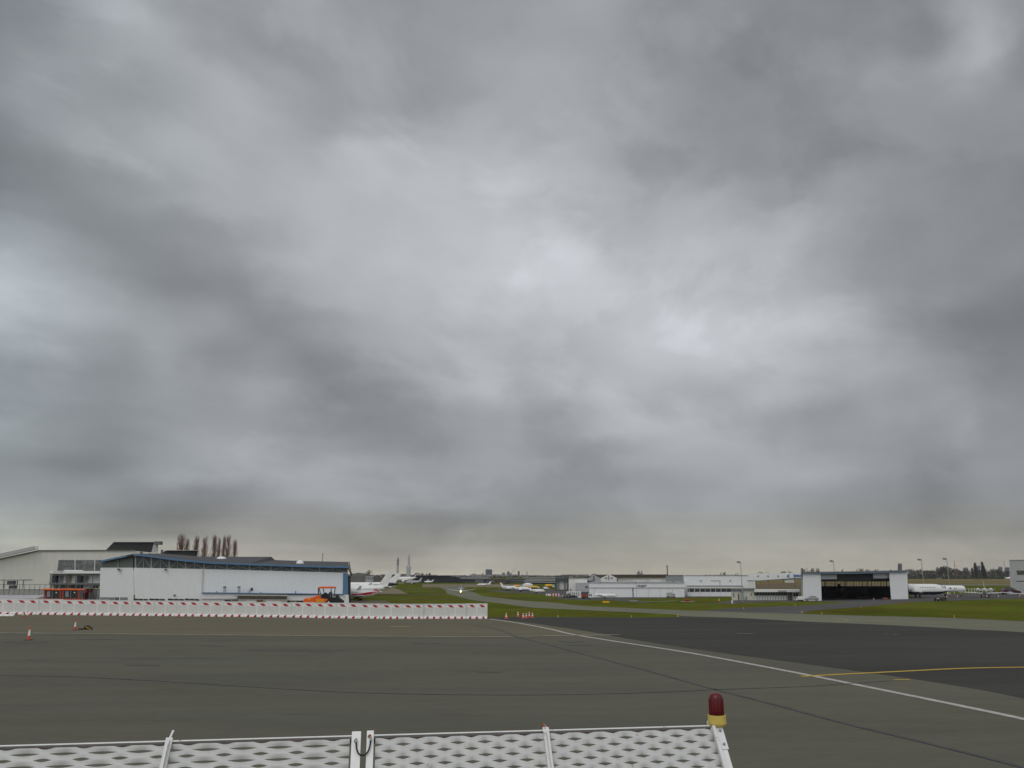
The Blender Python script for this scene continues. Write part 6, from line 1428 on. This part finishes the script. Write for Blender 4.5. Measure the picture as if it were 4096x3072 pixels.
crane('crane with an orange lower boom behind the small white jet tail', 1950, 2334, 1976, 2298, 590, mat('orange_boom', (.3, .2, .06), .6, .2, 1))

# ------------------------------------------------------------------ far trees
def blob_tree(seed, Hh, W, mt, nleaf=420, name='bare_tree', lo=.25):
    rnd = random.Random(seed); t = thing(name, 'x', 'tree', (0, 0, 0))
    m = MB(); m.tube([(0, 0, 0), (.1, .05, Hh * .35), (0, 0, Hh * .75)], [Hh * .03, Hh * .02, Hh * .006], 6)
    for i in range(7):
        a = rnd.uniform(0, 6.28); z = Hh * rnd.uniform(.25, .6); m.tube([(0, 0, z), (math.cos(a) * W * .25, math.sin(a) * W * .25, z + Hh * .15), (math.cos(a) * W * .38, math.sin(a) * W * .38, z + Hh * .28)], [Hh * .012, Hh * .008, Hh * .002], 4)
    m.build('trunk', TRUNK, t, world=False)
    cl = [(rnd.uniform(-.32, .32) * W, rnd.uniform(-.32, .32) * W, Hh * rnd.uniform(.38, .86), rnd.uniform(.13, .25) * W) for _ in range(11)]
    m = MB()
    for i in range(nleaf):
        c = rnd.choice(cl); d = Vector((rnd.gauss(0, 1), rnd.gauss(0, 1), rnd.gauss(0, 1))).normalized() * c[3] * rnd.uniform(.3, 1.1)
        p = Vector(c[:3]) + d; p.z = min(max(p.z, Hh * lo), Hh); s = W * rnd.uniform(.02, .05)
        a = Vector((rnd.uniform(-1, 1), rnd.uniform(-1, 1), rnd.uniform(-1, 1))).normalized(); b = a.cross(Vector((rnd.uniform(-1, 1), rnd.uniform(-1, 1), rnd.uniform(-1, 1)))).normalized()
        m.add([p - a * s, p + b * s * .8, p + a * s, p - b * s * .8], [(0, 1, 2, 3)])
    m.build('crown', mt, t, world=False); return t
FARM = mat('far_mauve_twigs', (.062, .047, .042), .95, .4, .3)
tp_ = [blob_tree(1, 10, 11, FARM), blob_tree(2, 10, 12, FARM), blob_tree(5, 10, 10, FAR), blob_tree(8, 10, 12, FARG)]
used = set(); seen_labels = set()
def put_tree(k, u, vt, vb, wpx, label, group, Y=None):
    Y = Y or G(u, vb).y; top = D(u, vt, Y); o = tp_[k]
    if k in used: o = dup(o, (0, 0, 0))
    used.add(k)
    o.location = (top.x, Y, 0); o.rotation_euler = (0, 0, random.uniform(0, 6)); s = wpx * PXM(Y) / 10.5
    o.scale = (s, s, top.z / 9.8)
    if label in seen_labels: label = label.replace('the far treeline', 'treeline').replace('the treeline foot', 'treeline foot') + ', right one'
    seen_labels.add(label); o['label'] = label; o['group'] = group
GT = 'trees of the far treeline'
def whereabouts(u):
    for lim, tx in ((3655, 'next to the open hangar door leaf'), (3682, 'left of the mast behind the jet cabin'), (3706, 'behind the mast over the jet cabin'), (3730, 'left between two masts'), (3752, 'right between two masts'), (3775, 'under the small blue-grey blocks'), (3800, 'behind the mast over the jet nose'), (3818, 'just left of the striped mast'), (3840, 'just right of the striped mast'), (3862, 'under the low blue-grey block'), (3884, 'left of the small columnar tree'), (3905, 'behind the left tall columnar tree'), (3930, 'behind the right tall columnar tree'), (3955, 'right of the tall columnar trees'), (3980, 'above the tail-on jet wing'), (4005, 'under the stepped blue-grey block')):
        if u < lim: return tx
    return 'beside the right-hand grey building'
LBL = ['dull mauve bare tree in the far treeline', 'wide dark bare tree in the far treeline', 'dark brown tree in the far treeline', 'greenish shrub tree at the treeline foot']
rnd2 = random.Random(4)
u = 3634
while u < 4036:
    if u < 3740: vt, w_ = rnd2.uniform(2276, 2283), 34
    elif u < 3830: vt, w_ = rnd2.uniform(2268, 2278), 36
    elif u < 3880: vt, w_ = rnd2.uniform(2276, 2286), 26
    elif u < 3925: vt, w_ = rnd2.uniform(2272, 2284), 28
    else: vt, w_ = rnd2.uniform(2277, 2288), 30
    k = rnd2.choice((0, 1, 2)); put_tree(k, u, vt, 2315.5 + rnd2.uniform(-.6, .6), w_, LBL[k] + ', ' + whereabouts(u), GT); u += rnd2.uniform(9, 15)
put_tree(1, 3790, 2266, 2316, 56, 'largest dark round-headed bare tree before the second light mast', GT)
put_tree(2, 3976, 2272, 2313, 40, 'round bushy tree left of the stepped blue-grey block', GT)
for q in range(26):
    u = 3632 + q * 15.6 + rnd2.uniform(-4, 4); put_tree(3, u, rnd2.uniform(2299, 2303), 2316.5, 24, LBL[3] + ', ' + whereabouts(u), 'green shrub trees at the foot of the treeline')
hd = thing('hedge_wall', 'long dull green hedge-topped wall at the foot of the far treeline', 'hedge', Vector((D(3830, 2315, 1230).x, 1230, 0))); FH = flat(1230).aim(3830)
slab(FH, [(3628, 2309), (3800, 2310), (4050, 2308), (4050, 2330), (3628, 2330)], FARG, hd, 'hedge', 0, 6)
slab(FH, [(3628, 2300), (3740, 2303), (3740, 2309), (3628, 2308.6)], mat('pale_green_bank', (.10, .115, .085), .95, .2, .05), hd, 'bank', .5, 5)
slab(FH, [(3742, 2309), (3768, 2309), (3768, 2316), (3742, 2316)], HAZEG, hd, 'pale_panel', -.6, -.1)
for (u0, u1, v0, v1, lab, mm) in ((3840, 3866, 2286, 2302, 'pale house gable among the far trees right of the striped mast', HAZEG), (3938, 3990, 2289, 2306, 'long low cream house right of the tall cypresses', CREAM), (3985, 4030, 2294, 2306, 'greenish roofed low house near the right-hand building', GREYW), (3660, 3672, 2284, 2292, 'tiny pale house among the left trees of the far treeline', CREAM)):
    t, F, _ = bld('far_house', lab, 'house', (u0 + u1) / 2, Y=1290); rect(F, u0, u1, v0 + 4, v1, mm, t, 'wall', 0, 8, True); slab(F, [(u0 - 1, v0 + 3.8), (u0 + 5, v0), (u1 - 5, v0), (u1 + 1, v0 + 3.8)], BROWNR, t, 'roof', -.3, 8)
    for i in range(3): rect(F, u0 + (u1 - u0) * (i + .3) / 3, u0 + (u1 - u0) * (i + .55) / 3, v0 + 6, v0 + 9, MID, t, 'window', -.15, -.01)
# cypresses / columnar trees
cyp = poplar_mesh(21, 20, 5.4, 330, mat('dark_columnar_twigs', (.045, .040, .036), .95, .3, .5), .13)
cyp.name = 'columnar_tree'
for i, (u, vt, w_, lab) in enumerate(((3899, 2250, 15, 'left one of the two tall dark columnar trees'), (3927, 2246, 13, 'right one of the two tall dark columnar trees'), (3888, 2271, 9, 'small dark columnar tree left of the tall pair'), (3935, 2262, 10, 'shorter columnar tree touching the right tall one'))):
    Y = 1000; top = D(u, vt, Y); o = cyp if i == 0 else dup(cyp, top, rot=i)
    o.location = (top.x, Y, 0); s = w_ * PXM(Y) / 4.6; o.scale = (s, s, top.z / 20); o['label'] = lab; o['group'] = 'dark columnar trees in the far treeline'
# trees peeping over the roofs
mid = [(2271, 2303, 18, 2, 'rounded dark shrub top over the white block, left one', 420), (2315, 2303, 18, 2, 'rounded dark shrub top over the white block, right one', 420), (2352, 2303, 28, 3, 'greenish tree top left of the old cream shed gable', 420),
       (2889, 2291, 24, 1, 'bare tree top over the plain white hangar, left one', 420), (2945, 2290, 24, 2, 'bare tree top over the plain white hangar, right one', 420), (3070, 2286, 16, 2, 'small dark tree top over the canopy fascia', 500),
       (3040, 2289, 26, 0, 'faint low tree tops above the fascia at left', 600), (3130, 2287, 34, 1, 'wide low tree tops above the blue letters', 600), (3165, 2287, 26, 0, 'low tree tops just left of the open hangar roof', 600),
       (1478, 2282, 30, 3, 'dark green tree behind the far houses near the left hangar', 640), (1515, 2298, 14, 2, 'small dark tree behind the far houses left of the white fin', 640), (1535, 2297, 12, 2, 'small dark tree right against the tall white fin', 640),
       (1684, 2291, 22, 3, 'round bare tree top over the left part of the black hall', 900), (1712, 2293, 20, 1, 'round bare tree top over the middle of the black hall', 900), (2198, 2332, 12, 3, 'dark green tree before the pale far roofs', 560),
       (3435, 2277, 34, 1, 'bare tree tops over the middle of the open hangar roof', 620), (3505, 2279, 26, 0, 'bare tree tops over the right half of the open hangar roof', 620), (3535, 2280, 20, 2, 'small tree tops near the right door leaf roofline', 620), (3470, 2280, 22, 0, 'low tree tops right of the hangar roof centre', 640)]
for (u, vt, w_, k, lab, Y) in mid:
    put_tree(k, u, vt - .5, 0, w_, lab, 'tree tops showing over the roofs', Y)
for i, (u0, u1, lab) in enumerate(((3204, 3232, 'dark clipped hedge-like tree left on the open hangar roofline'), (3236, 3256, 'dark clipped hedge-like tree in the middle over the left door leaf'), (3258, 3277, 'dark clipped hedge-like tree right over the left door leaf'))):
    put_tree(2, (u0 + u1) / 2, 2275, 0, (u1 - u0) * 1.15, lab, 'clipped tree tops over the left door leaf', 330)
    put_tree(1, (u0 + u1) / 2 + 2, 2276, 0, (u1 - u0) * 1.1, lab.replace('dark clipped', 'dense second') , 'clipped tree tops over the left door leaf', 333)
# low far skyline so the horizon is never bare
sk = MB(); rnd3 = random.Random(11)
x = -2600
while x < 2600:
    w_ = rnd3.uniform(20, 70); h = rnd3.uniform(3, 6.5); sk.box(x, x + w_, 2200, 2230, 0, h); x += w_ * rnd3.uniform(.7, 1.3)
o = sk.build('distant_city', HAZEG); tag(o, 'low continuous grey city edge along the far horizon', 'city edge', kind='stuff')
fw = MB()
for i in range(5200):
    x = rnd3.uniform(-1800, 1800); y = rnd3.uniform(1500, 1600); cl = math.sin(x * .021) + math.sin(x * .057 + 1) + math.sin(x * .13); h = 3.6 + .8 * cl
    p = Vector((x, y, rnd3.uniform(0, h))); s = rnd3.uniform(.8, 1.6); a = Vector((rnd3.uniform(-1, 1), rnd3.uniform(-.3, .3), rnd3.uniform(-1, 1))).normalized(); b = a.cross(Vector((0, 1, .2))).normalized()
    fw.add([p - a * s, p + b * s, p + a * s, p - b * s], [(0, 1, 2, 3)])
o = fw.build('far_wood', FAR); tag(o, 'low dark wood edge along the far side of the airfield', 'wood', kind='stuff')

# ------------------------------------------------------------------ air
HZ = bpy.data.materials.new('haze'); HZ.use_nodes = True; n_ = HZ.node_tree.nodes; n_.clear()
out = n_.new('ShaderNodeOutputMaterial'); vo = n_.new('ShaderNodeVolumePrincipled'); vo.inputs['Density'].default_value = HAZE_D; vo.inputs['Color'].default_value = (.95, .97, 1, 1); vo.inputs['Anisotropy'].default_value = .2
HZ.node_tree.links.new(vo.outputs[0], out.inputs['Volume'])
if HAZE_D > 0:
    m = MB(); m.box(-4600, 4600, -4600, 4600, -1, 62); o = m.build('haze', HZ); o['kind'] = 'stuff'
for o in list(bpy.data.objects):
    if o.parent is None and o.get('label') == 'x': 
        for c in list(o.children): bpy.data.objects.remove(c)
        bpy.data.objects.remove(o)
